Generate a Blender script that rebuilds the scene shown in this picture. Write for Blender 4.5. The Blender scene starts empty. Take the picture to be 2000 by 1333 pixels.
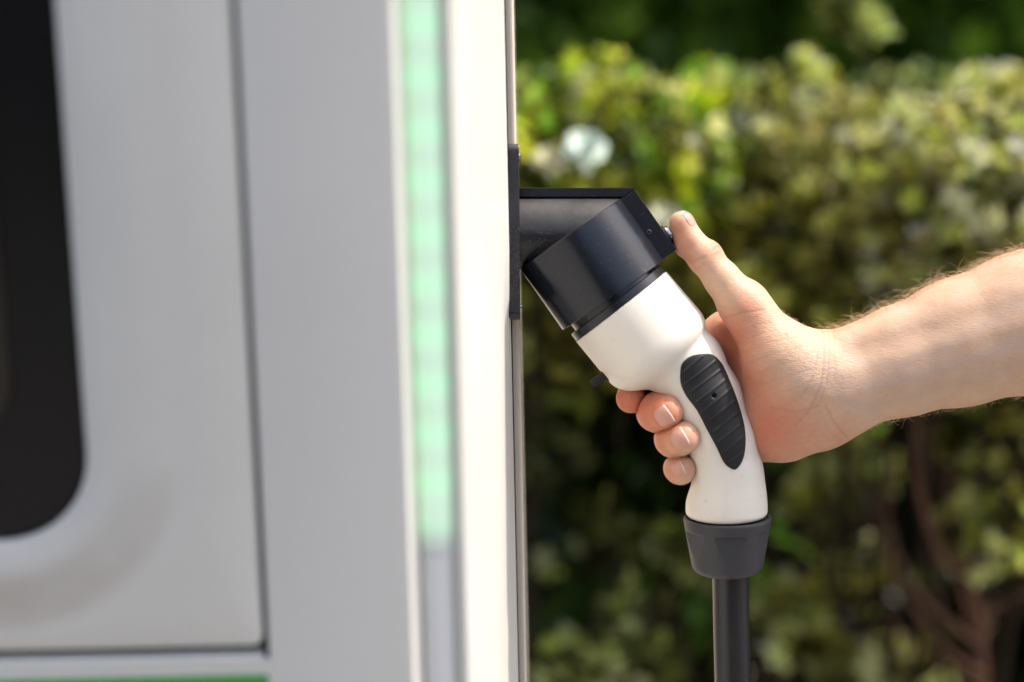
import bpy, bmesh, math, random
import numpy as np
from mathutils import Matrix, Vector
R = math.radians
rng = np.random.default_rng(7)
random.seed(7)
C = bpy.context.scene.collection
sc = bpy.context.scene

# ------------------------------------------------------------------ camera, sky, sun
U = 0.00025                 # metres per photograph pixel in the plane of focus
D = 85/36*2000*U            # focus distance
PITCH, ROLL = R(15.4), R(-1.2)
Rcam = Matrix.Rotation(R(90)-PITCH, 4, 'X') @ Matrix.Rotation(ROLL, 4, 'Z')
GROUND = -1.10
cam_loc = Rcam @ Vector((0, 0, D))
cd = bpy.data.cameras.new('camera'); cam = bpy.data.objects.new('camera', cd); C.objects.link(cam)
cam.matrix_world = Matrix.Translation(cam_loc) @ Rcam
cd.lens = 85; cd.sensor_width = 36; cd.clip_start = 0.05; cd.clip_end = 500
cd.dof.use_dof = True; cd.dof.focus_distance = D; cd.dof.aperture_fstop = 3.5
sc.camera = cam
MF = Rcam.copy()            # frame of the plane of focus; its origin is the world origin

SUN_DIR = Vector((0.54, 0.11, 0.83)).normalized()
w = bpy.data.worlds.new('World'); sc.world = w; w.use_nodes = True
nt = w.node_tree; nt.nodes.clear()
sky = nt.nodes.new('ShaderNodeTexSky'); sky.sky_type = 'NISHITA'; sky.sun_disc = False
sky.sun_elevation = math.asin(SUN_DIR.z); sky.sun_rotation = math.atan2(SUN_DIR.x, SUN_DIR.y)
sky.dust_density = 4.0; sky.air_density = 1.0
bg = nt.nodes.new('ShaderNodeBackground'); bg.inputs['Strength'].default_value = 0.15
wo = nt.nodes.new('ShaderNodeOutputWorld')
nt.links.new(sky.outputs[0], bg.inputs[0]); nt.links.new(bg.outputs[0], wo.inputs[0])
sl = bpy.data.lights.new('sun', 'SUN'); sl.energy = 1.95; sl.angle = R(0.5); sl.color = (1.0, 0.94, 0.87)
so = bpy.data.objects.new('sun', sl); C.objects.link(so)
so.rotation_euler = SUN_DIR.to_track_quat('Z', 'Y').to_euler(); so.location = (3, -1, 4)
sc.view_settings.view_transform = 'Standard'; sc.view_settings.look = 'None'
sc.view_settings.gamma = 1; sc.view_settings.use_curve_mapping = False
sc.view_settings.exposure = 1.08
sc.render.engine = 'CYCLES'
sc.cycles.use_denoising = True
sc.cycles.max_bounces = 8; sc.cycles.transparent_max_bounces = 8
sc.cycles.sample_clamp_indirect = 6

# ------------------------------------------------------------------ helpers
def L(x, y, z=0):           # photograph pixel + height toward the camera (px) -> local point of the focus frame
    return Vector(((x-1000)*U, -(y-666.5)*U, z*U))
def La(P):
    P = np.asarray(P, float)
    return np.stack([(P[:, 0]-1000)*U, -(P[:, 1]-666.5)*U, P[:, 2]*U], 1)
def ray(px, py):
    d = Vector(((px-1000)/4722.2, -(py-666.5)/4722.2, -1))
    return (Rcam.to_3x3() @ d)
def on_plane_y(px, py, Y):
    d = ray(px, py); t = (Y-cam_loc.y)/d.y
    return cam_loc + d*t
def at_depth(px, py, dep):
    return cam_loc + ray(px, py)*dep
def empty(name, loc=(0, 0, 0), mat=None):
    o = bpy.data.objects.new(name, None); C.objects.link(o); o.empty_display_size = 0.02
    if mat is not None: o.matrix_world = mat
    else: o.location = loc
    return o
def tag(o, label=None, cat=None, group=None, kind=None):
    if label: o['label'] = label
    if cat: o['category'] = cat
    if group: o['group'] = group
    if kind: o['kind'] = kind
    return o
def mesh_obj(name, verts, faces, mat, parent=None, smooth=True, sharp=None):
    me = bpy.data.meshes.new(name)
    me.from_pydata([tuple(v) for v in np.asarray(verts, float).tolist()] if not isinstance(verts, list) else verts, [], faces if isinstance(faces, list) else faces.tolist())
    me.update()
    o = bpy.data.objects.new(name, me); C.objects.link(o)
    if mat: me.materials.append(mat)
    if smooth: me.polygons.foreach_set('use_smooth', [True]*len(me.polygons))
    if parent: o.parent = parent
    return o
def bm_obj(name, bm, mat, parent=None, smooth=False, angle=None, bevel=None):
    bmesh.ops.recalc_face_normals(bm, faces=bm.faces)
    me = bpy.data.meshes.new(name); bm.to_mesh(me); bm.free()
    o = bpy.data.objects.new(name, me); C.objects.link(o)
    if mat: me.materials.append(mat)
    if parent: o.parent = parent
    if bevel:
        b = o.modifiers.new('bevel', 'BEVEL'); b.width = bevel[0]; b.segments = bevel[1]; b.limit_method = 'ANGLE'; b.angle_limit = R(30)
        b.harden_normals = False
    if smooth:
        me.polygons.foreach_set('use_smooth', [True]*len(me.polygons))
        if angle is not None:
            try: me.set_sharp_from_angle(angle=R(angle))
            except Exception: pass
    return o
def prism(bm, poly, h0, h1, fn):
    """poly: list of 2-D points, extruded from h0 to h1; fn maps (u,v,h) to a point"""
    a = [bm.verts.new(fn(u, v, h0)) for u, v in poly]; b = [bm.verts.new(fn(u, v, h1)) for u, v in poly]
    n = len(poly)
    bm.faces.new(a); bm.faces.new(b[::-1])
    for i in range(n): bm.faces.new((a[i], b[i], b[(i+1) % n], a[(i+1) % n]))
def box(bm, x0, x1, y0, y1, z0, z1):
    prism(bm, [(x0, y0), (x1, y0), (x1, y1), (x0, y1)], z0, z1, lambda u, v, h: Vector((u, v, h)))
def tube(bm, pts, rad, seg=16, cap=True):
    pts = [Vector(p) for p in pts]; n = len(pts)
    rad = rad if hasattr(rad, '__len__') else [rad]*n
    up = Vector((0.13, 0.97, 0.2)); rings = []
    for i, p in enumerate(pts):
        t = (pts[min(i+1, n-1)]-pts[max(i-1, 0)]).normalized()
        s = t.cross(up)
        if s.length < 1e-4: s = t.cross(Vector((1, 0, 0)))
        s.normalize(); up = s.cross(t).normalized()
        rings.append([bm.verts.new(p+(s*math.cos(a)+up*math.sin(a))*rad[i]) for a in [2*math.pi*k/seg for k in range(seg)]])
    for i in range(n-1):
        for k in range(seg):
            bm.faces.new((rings[i][k], rings[i][(k+1) % seg], rings[i+1][(k+1) % seg], rings[i+1][k]))
    if cap: bm.faces.new(rings[0][::-1]); bm.faces.new(rings[-1])

# ------------------------------------------------------------------ materials
def pbr(name, col=(.5, .5, .5), rough=.5, metal=0., spec=.5, **kw):
    m = bpy.data.materials.new(name); m.use_nodes = True
    b = m.node_tree.nodes['Principled BSDF']
    b.inputs['Base Color'].default_value = (*col, 1); b.inputs['Roughness'].default_value = rough
    b.inputs['Metallic'].default_value = metal; b.inputs['Specular IOR Level'].default_value = spec
    for k, v in kw.items(): b.inputs[k.replace('_', ' ')].default_value = v
    return m, m.node_tree, b
def N(t, typ, **kw):
    n = t.nodes.new(typ)
    for k, v in kw.items():
        if k.startswith('i_'): n.inputs[k[2:].replace('_', ' ')].default_value = v
        else: setattr(n, k, v)
    return n
def coords(t, scale=1, out='Object'):
    c = N(t, 'ShaderNodeTexCoord'); mp = N(t, 'ShaderNodeMapping')
    mp.inputs['Scale'].default_value = scale if hasattr(scale, '__len__') else (scale,)*3
    t.links.new(c.outputs[out], mp.inputs[0]); return mp.outputs[0]
def ramp(t, fac, stops):
    r = N(t, 'ShaderNodeValToRGB'); e = r.color_ramp.elements
    while len(e) < len(stops): e.new(0.5)
    for k, (p, c) in enumerate(stops):
        e[k].position = p; e[k].color = (*c, 1) if len(c) == 3 else c
    t.links.new(fac, r.inputs[0]); return r.outputs[0]
def mixc(t, fac, a, b, mode='MIX'):
    m = N(t, 'ShaderNodeMix', data_type='RGBA', blend_type=mode)
    for s, v in ((0, fac), (6, a), (7, b)):
        if hasattr(v, 'is_output') or isinstance(v, bpy.types.NodeSocket): t.links.new(v, m.inputs[s])
        else: m.inputs[s].default_value = (*v, 1) if hasattr(v, '__len__') and len(v) == 3 else v
    return m.outputs[2]

def dusty_black(name, base, dust=0.5, rough=0.3, scale=1.0, scratch=True):
    m, t, b = pbr(name, base, rough, 0.0, 0.42)
    co = coords(t, 1)
    v = N(t, 'ShaderNodeTexVoronoi', i_Scale=2300*scale); t.links.new(co, v.inputs['Vector'])
    sz = N(t, 'ShaderNodeTexWhiteNoise', noise_dimensions='3D'); t.links.new(v.outputs['Position'], sz.inputs['Vector'])
    # speck radius differs from cell to cell; most cells carry none
    thr = N(t, 'ShaderNodeMapRange'); thr.inputs['From Min'].default_value = 1-0.22*dust; thr.inputs['To Min'].default_value = 0; thr.inputs['To Max'].default_value = 0.27
    t.links.new(sz.outputs['Value'], thr.inputs['Value'])
    lt = N(t, 'ShaderNodeMath', operation='LESS_THAN'); t.links.new(v.outputs['Distance'], lt.inputs[0]); t.links.new(thr.outputs[0], lt.inputs[1])
    n2 = N(t, 'ShaderNodeTexNoise', i_Scale=60, i_Detail=6); t.links.new(co, n2.inputs['Vector'])
    film = ramp(t, n2.outputs[0], [(0.15, (0.1, 0.1, 0.1)), (0.9, (1, 1, 1))])
    ge = N(t, 'ShaderNodeNewGeometry'); sx = N(t, 'ShaderNodeSeparateXYZ'); t.links.new(ge.outputs['Normal'], sx.inputs[0])
    upf = N(t, 'ShaderNodeMapRange'); upf.inputs['From Min'].default_value = 0.15; upf.inputs['From Max'].default_value = 0.75; upf.inputs['To Min'].default_value = 0.12; t.links.new(sx.outputs['Z'], upf.inputs['Value'])
    fu = N(t, 'ShaderNodeMath', operation='MULTIPLY'); t.links.new(film, fu.inputs[0]); t.links.new(upf.outputs[0], fu.inputs[1])
    fm = N(t, 'ShaderNodeMath', operation='MULTIPLY'); fm.inputs[1].default_value = 0.16*dust; t.links.new(fu.outputs[0], fm.inputs[0])
    mx = N(t, 'ShaderNodeMath', operation='MAXIMUM'); 
    ls = N(t, 'ShaderNodeMath', operation='MULTIPLY'); ls.inputs[1].default_value = 0.75; t.links.new(lt.outputs[0], ls.inputs[0])
    t.links.new(fm.outputs[0], mx.inputs[0]); t.links.new(ls.outputs[0], mx.inputs[1])
    fac = mx.outputs[0]
    if scratch:
        wv = N(t, 'ShaderNodeTexNoise', i_Scale=1.0, i_Detail=2); c2 = coords(t, (40, 600, 40)); t.links.new(c2, wv.inputs['Vector'])
        sr = ramp(t, wv.outputs[0], [(0.70, (0, 0, 0)), (0.74, (0.12, 0.12, 0.12))])
        m3 = N(t, 'ShaderNodeMath', operation='MAXIMUM'); t.links.new(fac, m3.inputs[0]); t.links.new(sr, m3.inputs[1]); fac = m3.outputs[0]
    t.links.new(mixc(t, fac, base, (0.42, 0.38, 0.32)), b.inputs['Base Color'])
    rr = N(t, 'ShaderNodeMapRange'); rr.inputs['To Min'].default_value = rough; rr.inputs['To Max'].default_value = 0.8
    t.links.new(fac, rr.inputs['Value']); t.links.new(rr.outputs[0], b.inputs['Roughness'])
    bp = N(t, 'ShaderNodeBump', i_Strength=0.15, i_Distance=0.0002); n3 = N(t, 'ShaderNodeTexNoise', i_Scale=1800, i_Detail=2)
    t.links.new(co, n3.inputs['Vector']); t.links.new(n3.outputs[0], bp.inputs['Height']); t.links.new(bp.outputs[0], b.inputs['Normal'])
    return m
M = {}
M['anod'] = dusty_black('black_anodised', (0.007, 0.009, 0.0145), 0.18, 0.2)
M['anod'].node_tree.nodes['Principled BSDF'].inputs['Metallic'].default_value = 0.0
M['slab'] = dusty_black('black_painted_edge', (0.006, 0.007, 0.011), 0.3, 0.42)
M['slab'].node_tree.nodes['Principled BSDF'].inputs['Specular IOR Level'].default_value = 0.22
M['anod_dusty'] = dusty_black('black_anodised_dusty', (0.010, 0.011, 0.015), 1.5, 0.26)
M['ring'] = dusty_black('black_gloss_plastic', (0.010, 0.012, 0.018), 0.25, 0.22, scratch=False)
M['rubber'] = dusty_black('black_rubber', (0.0075, 0.0078, 0.0085), 0.06, 0.6, scratch=False)
M['nut'] = dusty_black('grey_nylon', (0.036, 0.036, 0.041), 0.06, 0.5, scratch=False)
M['cable'] = dusty_black('cable_sheath', (0.014, 0.014, 0.017), 0.3, 0.28, scratch=False)
M['steel'], _, _ = pbr('bright_steel', (0.6, 0.58, 0.55), 0.2, 1.0)
M['dksteel'], _, _ = pbr('blackened_steel', (0.12, 0.12, 0.12), 0.45, 1.0)
M['hole'], _, _ = pbr('dark_hole', (0.003, 0.003, 0.003), 0.9, 0, 0.1)

def enamel(name, col, rough=.35, var=0.06, bump=0.02, dirt=0.0):
    m, t, b = pbr(name, col, rough)
    co = coords(t, 1)
    n = N(t, 'ShaderNodeTexNoise', i_Scale=9, i_Detail=8, i_Roughness=0.6); t.links.new(co, n.inputs['Vector'])
    dark = tuple(c*(1-var*2) for c in col)
    c1 = ramp(t, n.outputs[0], [(0.35, dark), (0.65, col)])
    if dirt:
        n2 = N(t, 'ShaderNodeTexNoise', i_Scale=260, i_Detail=3); t.links.new(co, n2.inputs['Vector'])
        c1 = mixc(t, ramp(t, n2.outputs[0], [(0.68, (0, 0, 0)), (0.76, (dirt,)*3)]), c1, (0.25, 0.2, 0.15))
    t.links.new(c1, b.inputs['Base Color'])
    rr = N(t, 'ShaderNodeMapRange'); rr.inputs['To Min'].default_value = rough*0.8; rr.inputs['To Max'].default_value = rough*1.3
    t.links.new(n.outputs[0], rr.inputs['Value']); t.links.new(rr.outputs[0], b.inputs['Roughness'])
    if bump:
        bp = N(t, 'ShaderNodeBump', i_Strength=bump, i_Distance=0.001); n3 = N(t, 'ShaderNodeTexNoise', i_Scale=700, i_Detail=2)
        t.links.new(co, n3.inputs['Vector']); t.links.new(n3.outputs[0], bp.inputs['Height']); t.links.new(bp.outputs[0], b.inputs['Normal'])
    return m
M['white'] = enamel('white_powder_coat', (0.725, 0.705, 0.645), 0.35, 0.02)
M['grey'] = enamel('light_grey_powder_coat', (0.725, 0.705, 0.64), 0.32, 0.03)
M['beige'] = enamel('beige_rear_shell', (0.75, 0.67, 0.55), 0.5, 0.04)
M['gasket'] = enamel('dark_gasket', (0.03, 0.028, 0.026), 0.7, 0.1)
M['panel'] = enamel('black_gloss_panel', (0.006, 0.006, 0.0075), 0.25, 0.02, 0)
M['panel'].node_tree.nodes['Principled BSDF'].inputs['Specular IOR Level'].default_value = 0.3
M['screen'], _, _ = pbr('screen_glass', (0.002, 0.002, 0.002), 0.12, 0, 0.5)
M['green'], _, _ = pbr('green_print', (0.07, 0.36, 0.06), 0.4)
M['shell'] = enamel('cream_plastic', (0.74, 0.685, 0.595), 0.42, 0.012, 0.03, 0.16)

# ------------------------------------------------------------------ implicit surfaces
def smin(a, b, k):
    h = np.maximum(k-np.abs(a-b), 0)/k
    return np.minimum(a, b)-h*h*k*0.25
def cone(P, a, b, ra, rb, sz=1.0):
    a = np.array(a, np.float32).copy(); b = np.array(b, np.float32).copy()
    Q = P
    if sz != 1.0:
        Q = P.copy(); zc = (a[2]+b[2])/2; Q[..., 2] = (Q[..., 2]-zc)/sz; a[2] = (a[2]-zc)/sz; b[2] = (b[2]-zc)/sz
    ba = b-a; pa = Q-a
    t = np.clip((pa@ba)/float(ba@ba), 0, 1)
    d = np.linalg.norm(pa-t[..., None]*ba, axis=-1)-(ra+(rb-ra)*t)
    return d*min(1.0, sz)
def chain(P, pts, k=12, sz=1.0):
    f = None
    for i in range(len(pts)-1):
        a, b = pts[i], pts[i+1]
        g = cone(P, a[:3], b[:3], a[3], b[3], sz)
        f = g if f is None else smin(f, g, k)
    return f
def ball(P, c, r, s=(1, 1, 1)):
    s = np.array(s, np.float32); q = (P-np.array(c, np.float32))/s
    return (np.linalg.norm(q, axis=-1)-r)*float(s.min())

def polygonise(fn, xs, ys, zs, B=8, slack=1.3):
    nx, ny, nz = len(xs), len(ys), len(zs)
    cx = np.arange(0, nx, B); cy = np.arange(0, ny, B); cz = np.arange(0, nz, B)
    mid = lambda a, i: (a[i]+a[np.minimum(i+B-1, len(a)-1)])/2
    mx, my, mz = mid(xs, cx), mid(ys, cy), mid(zs, cz)
    G = np.stack(np.meshgrid(mx, my, mz, indexing='ij'), -1).astype(np.float32)
    f0 = fn(G.reshape(-1, 3)).reshape(G.shape[:3])
    ext = lambda a, i: (a[np.minimum(i+B, len(a)-1)]-a[np.maximum(i-1, 0)])/2
    ex = ext(xs, cx)[:, None, None]; ey = ext(ys, cy)[None, :, None]; ez = ext(zs, cz)[None, None, :]
    rad = np.sqrt(ex**2+ey**2+ez**2)*slack+8
    F = np.repeat(np.repeat(np.repeat(f0, B, 0), B, 1), B, 2)[:nx, :ny, :nz].astype(np.float32)
    act = np.argwhere(np.abs(f0) < rad)
    for s in range(0, len(act), 400):
        for (i, j, k) in [tuple(a) for a in act[s:s+400]][:0]: pass
        sub = act[s:s+400]
        I = sub[:, 0:1]*B+np.arange(B); J = sub[:, 1:2]*B+np.arange(B); K = sub[:, 2:3]*B+np.arange(B)
        Ic, Jc, Kc = np.minimum(I, nx-1), np.minimum(J, ny-1), np.minimum(K, nz-1)
        n = len(sub)
        P = np.empty((n, B, B, B, 3), np.float32)
        P[..., 0] = xs[Ic][:, :, None, None]; P[..., 1] = ys[Jc][:, None, :, None]; P[..., 2] = zs[Kc][:, None, None, :]
        v = fn(P.reshape(-1, 3)).reshape(n, B, B, B)
        F[Ic[:, :, None, None]+0*Jc[:, None, :, None]+0*Kc[:, None, None, :], Jc[:, None, :, None]+0*Ic[:, :, None, None]+0*Kc[:, None, None, :], Kc[:, None, None, :]+0*Ic[:, :, None, None]+0*Jc[:, None, :, None]] = v
    # surface nets
    S = F < 0
    cellsum = np.zeros((nx-1, ny-1, nz-1), np.int8)
    for a in (0, 1):
        for b in (0, 1):
            for c in (0, 1):
                cellsum += S[a:nx-1+a, b:ny-1+b, c:nz-1+c]
    ac = (cellsum > 0) & (cellsum < 8)
    idx = np.full(ac.shape, -1, np.int64); cells = np.argwhere(ac); idx[ac] = np.arange(len(cells))
    acc = np.zeros((len(cells), 3)); cnt = np.zeros(len(cells))
    X = [xs, ys, zs]
    for ax in range(3):
        o1, o2 = [a for a in range(3) if a != ax]
        for u in (0, 1):
            for v_ in (0, 1):
                A = cells.copy(); A[:, o1] += u; A[:, o2] += v_; Bc = A.copy(); Bc[:, ax] += 1
                fa = F[A[:, 0], A[:, 1], A[:, 2]]; fb = F[Bc[:, 0], Bc[:, 1], Bc[:, 2]]
                m = (fa < 0) != (fb < 0)
                t = np.where(m, fa/np.where(m, fa-fb, 1), 0)
                p = np.zeros((len(cells), 3))
                for d in range(3):
                    ca = X[d][A[:, d]]; cb = X[d][Bc[:, d]]; p[:, d] = ca+(cb-ca)*t
                acc[m] += p[m]; cnt[m] += 1
    V = acc/np.maximum(cnt, 1)[:, None]
    faces = []
    for ax in range(3):
        o1, o2 = [(1, 2), (2, 0), (0, 1)][ax]
        sl0 = [slice(None)]*3; sl1 = [slice(None)]*3
        sl0[ax] = slice(0, -1); sl1[ax] = slice(1, None)
        ch = S[tuple(sl0)] != S[tuple(sl1)]
        E = np.argwhere(ch)
        E = E[(E[:, o1] > 0) & (E[:, o2] > 0) & (E[:, o1] < F.shape[o1]-1) & (E[:, o2] < F.shape[o2]-1)]
        def cid(d1, d2):
            q = E.copy(); q[:, o1] += d1; q[:, o2] += d2
            return idx[q[:, 0], q[:, 1], q[:, 2]]
        q = np.stack([cid(-1, -1), cid(0, -1), cid(0, 0), cid(-1, 0)], 1)
        inside = S[E[:, 0], E[:, 1], E[:, 2]]
        q[~inside] = q[~inside][:, ::-1]
        faces.append(q)
    Fc = np.concatenate(faces); Fc = Fc[(Fc >= 0).all(1)]
    Fc = Fc[:, ::-1]            # y is flipped when the points become metres
    return V, Fc
def grad(fn, P, e=0.6):
    g = np.zeros_like(P)
    for d in range(3):
        q = P.copy(); q[:, d] += e; r_ = P.copy(); r_[:, d] -= e
        g[:, d] = (fn(q)-fn(r_))/(2*e)
    return g
def snap(fn, V, it=3, lim=2.5):
    V = V.astype(np.float32); g = None
    for _ in range(it):
        f = fn(V); g = grad(fn, V); l2 = np.maximum((g*g).sum(1), 0.2)
        st = np.clip(f/np.sqrt(l2), -lim, lim)
        V = V-(st/np.sqrt(l2))[:, None]*g
    g = grad(fn, V, 1.0)
    return V, g/np.maximum(np.linalg.norm(g, axis=1), 1e-6)[:, None]
def front_z(fn, X, Y, z0=220, steps=60):
    P = np.stack([X, Y, np.full_like(X, z0)], 1).astype(np.float32)
    for _ in range(steps): P[:, 2] -= fn(P)*0.85
    return P

# ------------------------------------------------------------------ ground and far planting
m, t, b = pbr('soil', (0.05, 0.035, 0.02), 0.95)
n = N(t, 'ShaderNodeTexNoise', i_Scale=14, i_Detail=10); t.links.new(coords(t, 1), n.inputs['Vector'])
t.links.new(ramp(t, n.outputs[0], [(0.3, (0.012, 0.009, 0.006)), (0.7, (0.045, 0.032, 0.02))]), b.inputs['Base Color'])
M['soil'] = m
m, t, b = pbr('paving', (0.3, 0.28, 0.25), 0.85)
br = N(t, 'ShaderNodeTexBrick', i_Scale=2.5); br.inputs['Color1'].default_value = (.30, .27, .23, 1); br.inputs['Color2'].default_value = (.24, .22, .19, 1); br.inputs['Mortar'].default_value = (.12, .11, .10, 1)
t.links.new(coords(t, 1), br.inputs['Vector']); t.links.new(br.outputs[0], b.inputs['Base Color']); M['paving'] = m
bm = bmesh.new(); prism(bm, [(-150, -150), (150, -150), (150, 150), (-150, 150)], GROUND-0.5, GROUND, lambda u, v, h: Vector((u, v, h)))
tag(bm_obj('ground', bm, M['soil']), kind='structure')
bm = bmesh.new(); box(bm, -6, 6, -8, 0.5, GROUND+0.001, GROUND+0.03)
tag(bm_obj('pavement', bm, M['paving'], bevel=(0.01, 2)), kind='structure')

# ------------------------------------------------------------------ charging station (world frame, vertical)
YF = -0.25
def WX(px, Y, py=666): return on_plane_y(px, py, Y).x
def WZ(py, Y, px=700): return on_plane_y(px, py, Y).z
ZT, ZB = 0.62, GROUND+0.03
st = empty('charging_station', (-0.25, 0.05, ZB))
tag(st, 'tall white and grey charging post with a vertical green light strip', 'charging station')
inv = Matrix.Translation(-Vector((-0.25, 0.05, ZB)))
def stp(name, bm, mat, parent=None, bevel=None, smooth=False, angle=None):
    bmesh.ops.transform(bm, matrix=inv, verts=bm.verts)
    return bm_obj(name, bm, mat, parent or st, smooth=smooth, angle=angle, bevel=bevel)
XL = -0.62
xg0, xg1 = WX(482, YF), WX(494, YF)          # gap between door and front frame
xlip = WX(789, YF)
zg = WZ(1277, YF, 250)                       # horizontal gap
gh = 0.0021
# inner carcass behind the gaps
bm = bmesh.new(); box(bm, XL+0.004, xlip-0.02, YF+0.010, 0.20, ZB+0.01, ZT-0.01); stp('inner_carcass', bm, M['gasket'])
# door with the black panel window
pxr = WX(153, YF); zpb = WZ(1062, YF, 0)
def rrect(x0, x1, z0, z1, r, seg=10):
    P = []
    for cx, cz, a0 in ((x1-r, z1-r, 0), (x0+r, z1-r, 90), (x0+r, z0+r, 180), (x1-r, z0+r, 270)):
        for k in range(seg+1):
            a = R(a0+90*k/seg); P.append((cx+r*math.cos(a), cz+r*math.sin(a)))
    return P
def ring_face(bm, outer, inner, y0o, y0i):
    n_ = len(outer)
    a = [bm.verts.new((x, y0o, z)) for x, z in outer]; b_ = [bm.verts.new((x, y0i, z)) for x, z in inner]
    for i in range(n_): bm.faces.new((a[i], a[(i+1) % n_], b_[(i+1) % n_], b_[i]))
    return a, b_
x0p, z1p = XL+0.05, ZT-0.06
bm = bmesh.new()
rr_ = 0.036
loops = [(rrect(XL+0.004, xg0, zg+gh, ZT-0.004, 0.004), YF+0.009), (rrect(XL+0.004, xg0, zg+gh, ZT-0.004, 0.004), YF+0.0008),
         (rrect(XL+0.0055, xg0-0.0015, zg+gh+0.0015, ZT-0.0055, 0.004), YF)]
def off(d): return rrect(x0p-d, pxr+d, zpb-d, z1p+d, rr_+d)
loops += [(off(0.038), YF), (off(0.035), YF-0.0003), (off(0.031), YF-0.0006), (off(0.025), YF-0.0010), (off(0.017), YF-0.0010), (off(0.009), YF-0.0006), (off(0.003), YF-0.0002), (off(0.0), YF+0.001), (off(0), YF+0.009)]
prev = None
for pl, yy in loops:
    cur = [bm.verts.new((x, yy, z)) for x, z in pl]
    if prev:
        for i in range(len(cur)): bm.faces.new((prev[i], prev[(i+1) % len(cur)], cur[(i+1) % len(cur)], cur[i]))
    prev = cur
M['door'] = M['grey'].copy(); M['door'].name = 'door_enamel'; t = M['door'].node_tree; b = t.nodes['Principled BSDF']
lk = b.inputs['Base Color'].links[0].from_socket; at = N(t, 'ShaderNodeAttribute', attribute_name='reflection_tint'); nn = N(t, 'ShaderNodeTexNoise', i_Scale=14, i_Detail=6)
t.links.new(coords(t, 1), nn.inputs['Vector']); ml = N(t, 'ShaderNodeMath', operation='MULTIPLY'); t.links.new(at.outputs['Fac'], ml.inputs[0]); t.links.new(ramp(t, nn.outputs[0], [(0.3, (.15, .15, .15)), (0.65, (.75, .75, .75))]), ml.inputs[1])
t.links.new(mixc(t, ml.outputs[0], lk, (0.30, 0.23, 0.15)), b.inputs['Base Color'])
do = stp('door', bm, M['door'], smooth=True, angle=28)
ga = do.data.attributes.new('reflection_tint', 'FLOAT', 'POINT'); gv = []  # brown reflection in the moulding painted as a tint round the window corner
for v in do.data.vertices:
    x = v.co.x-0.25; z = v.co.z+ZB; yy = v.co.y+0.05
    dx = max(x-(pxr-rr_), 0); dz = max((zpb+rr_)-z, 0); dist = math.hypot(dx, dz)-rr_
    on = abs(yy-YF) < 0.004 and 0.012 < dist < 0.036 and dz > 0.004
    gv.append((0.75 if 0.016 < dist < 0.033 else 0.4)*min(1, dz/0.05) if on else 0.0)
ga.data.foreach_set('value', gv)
bm = bmesh.new(); prism(bm, off(-0.0004), YF+0.0035, YF+0.009, lambda u, v, h: Vector((u, h, v)))
pan = stp('display_panel', bm, M['panel'], bevel=(0.001, 2))
bm = bmesh.new()
xs_ = WX(14, YF)
prism(bm, rrect(x0p+0.02, xs_, WZ(880, YF, 0), z1p-0.03, 0.03), YF+0.0015, YF+0.0035, lambda u, v, h: Vector((u, h, v)))
stp('screen', bm, M['screen'], parent=pan, bevel=(0.0006, 2)).matrix_parent_inverse = Matrix.Identity(4)
# lower door below the gap, with printed label
bm = bmesh.new(); box(bm, XL+0.004, xg0, YF, YF+0.009, ZB+0.05, zg-gh)
stp('lower_door', bm, M['grey'], bevel=(0.001, 2))
zl = WZ(1291, YF, 250)
bm = bmesh.new(); box(bm, XL+0.02, WX(508, YF), YF-0.0008, YF-0.0001, zl-0.16, zl)
lab = stp('notice_label', bm, M['white'])
bm = bmesh.new(); z2 = WZ(1322, YF, 250); box(bm, XL+0.024, WX(492, YF), YF-0.0013, YF-0.0009, z2-0.06, z2)
stp('green_band', bm, M['green'], parent=lab)
# front frame, channel and sunlit side as one folded sheet
xc1 = WX(809, YF+0.012); xc2 = WX(871, YF+0.012); xc3 = WX(893, YF+0.009)
xs1 = WX(998.5, -0.002)
prof = [(xg1, 0.20), (xg1, YF+0.001), (xg1+0.001, YF), (xlip-0.002, YF), (xlip-0.0006, YF+0.0006), (xlip, YF+0.002), (xc1, YF+0.013), (xc2, YF+0.013), (xc3-0.0008, YF+0.0102),
        (xc3-0.0002, YF+0.0088), (xc3+0.001, YF+0.0092), (xc3+0.0025, YF+0.0132), (xs1-0.0030, -0.020), (xs1-0.0005, -0.012), (xs1, -0.006), (xs1, 0.0), (xs1-0.004, 0.0015), (xs1-0.006, 0.0015), (xs1-0.006, 0.20)]
bm = bmesh.new(); prism(bm, prof, ZB, ZT, lambda u, v, h: Vector((u, v, h)))
stp('front_frame', bm, M['white'], smooth=True, angle=28)
# light strip lens at the bottom of the channel
zled = WZ(1078, YF+0.012, 850)
m, t, b = pbr('led_lens', (0.80, 0.84, 0.79), 0.3)
co = N(t, 'ShaderNodeTexCoord'); sp = N(t, 'ShaderNodeSeparateXYZ'); t.links.new(co.outputs['Object'], sp.inputs[0])
per = 88/4722*1.075
mu = N(t, 'ShaderNodeMath', operation='MULTIPLY'); mu.inputs[1].default_value = 2*math.pi/per; t.links.new(sp.outputs['Z'], mu.inputs[0])
ad = N(t, 'ShaderNodeMath', operation='ADD'); ad.inputs[1].default_value = -2*math.pi/per*(zled+0.009-ZB); t.links.new(mu.outputs[0], ad.inputs[0])
cs = N(t, 'ShaderNodeMath', operation='COSINE'); t.links.new(ad.outputs[0], cs.inputs[0])
emc = ramp(t, cs.outputs[0], [(0.0, (0.45, 0.95, 0.48)), (0.9, (0.30, 1.0, 0.42))])
t.links.new(emc, b.inputs['Emission Color'])
mr = N(t, 'ShaderNodeMapRange'); mr.inputs['From Min'].default_value = -1; mr.inputs['To Min'].default_value = 0.185; mr.inputs['To Max'].default_value = 0.25
t.links.new(cs.outputs[0], mr.inputs['Value'])
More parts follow.
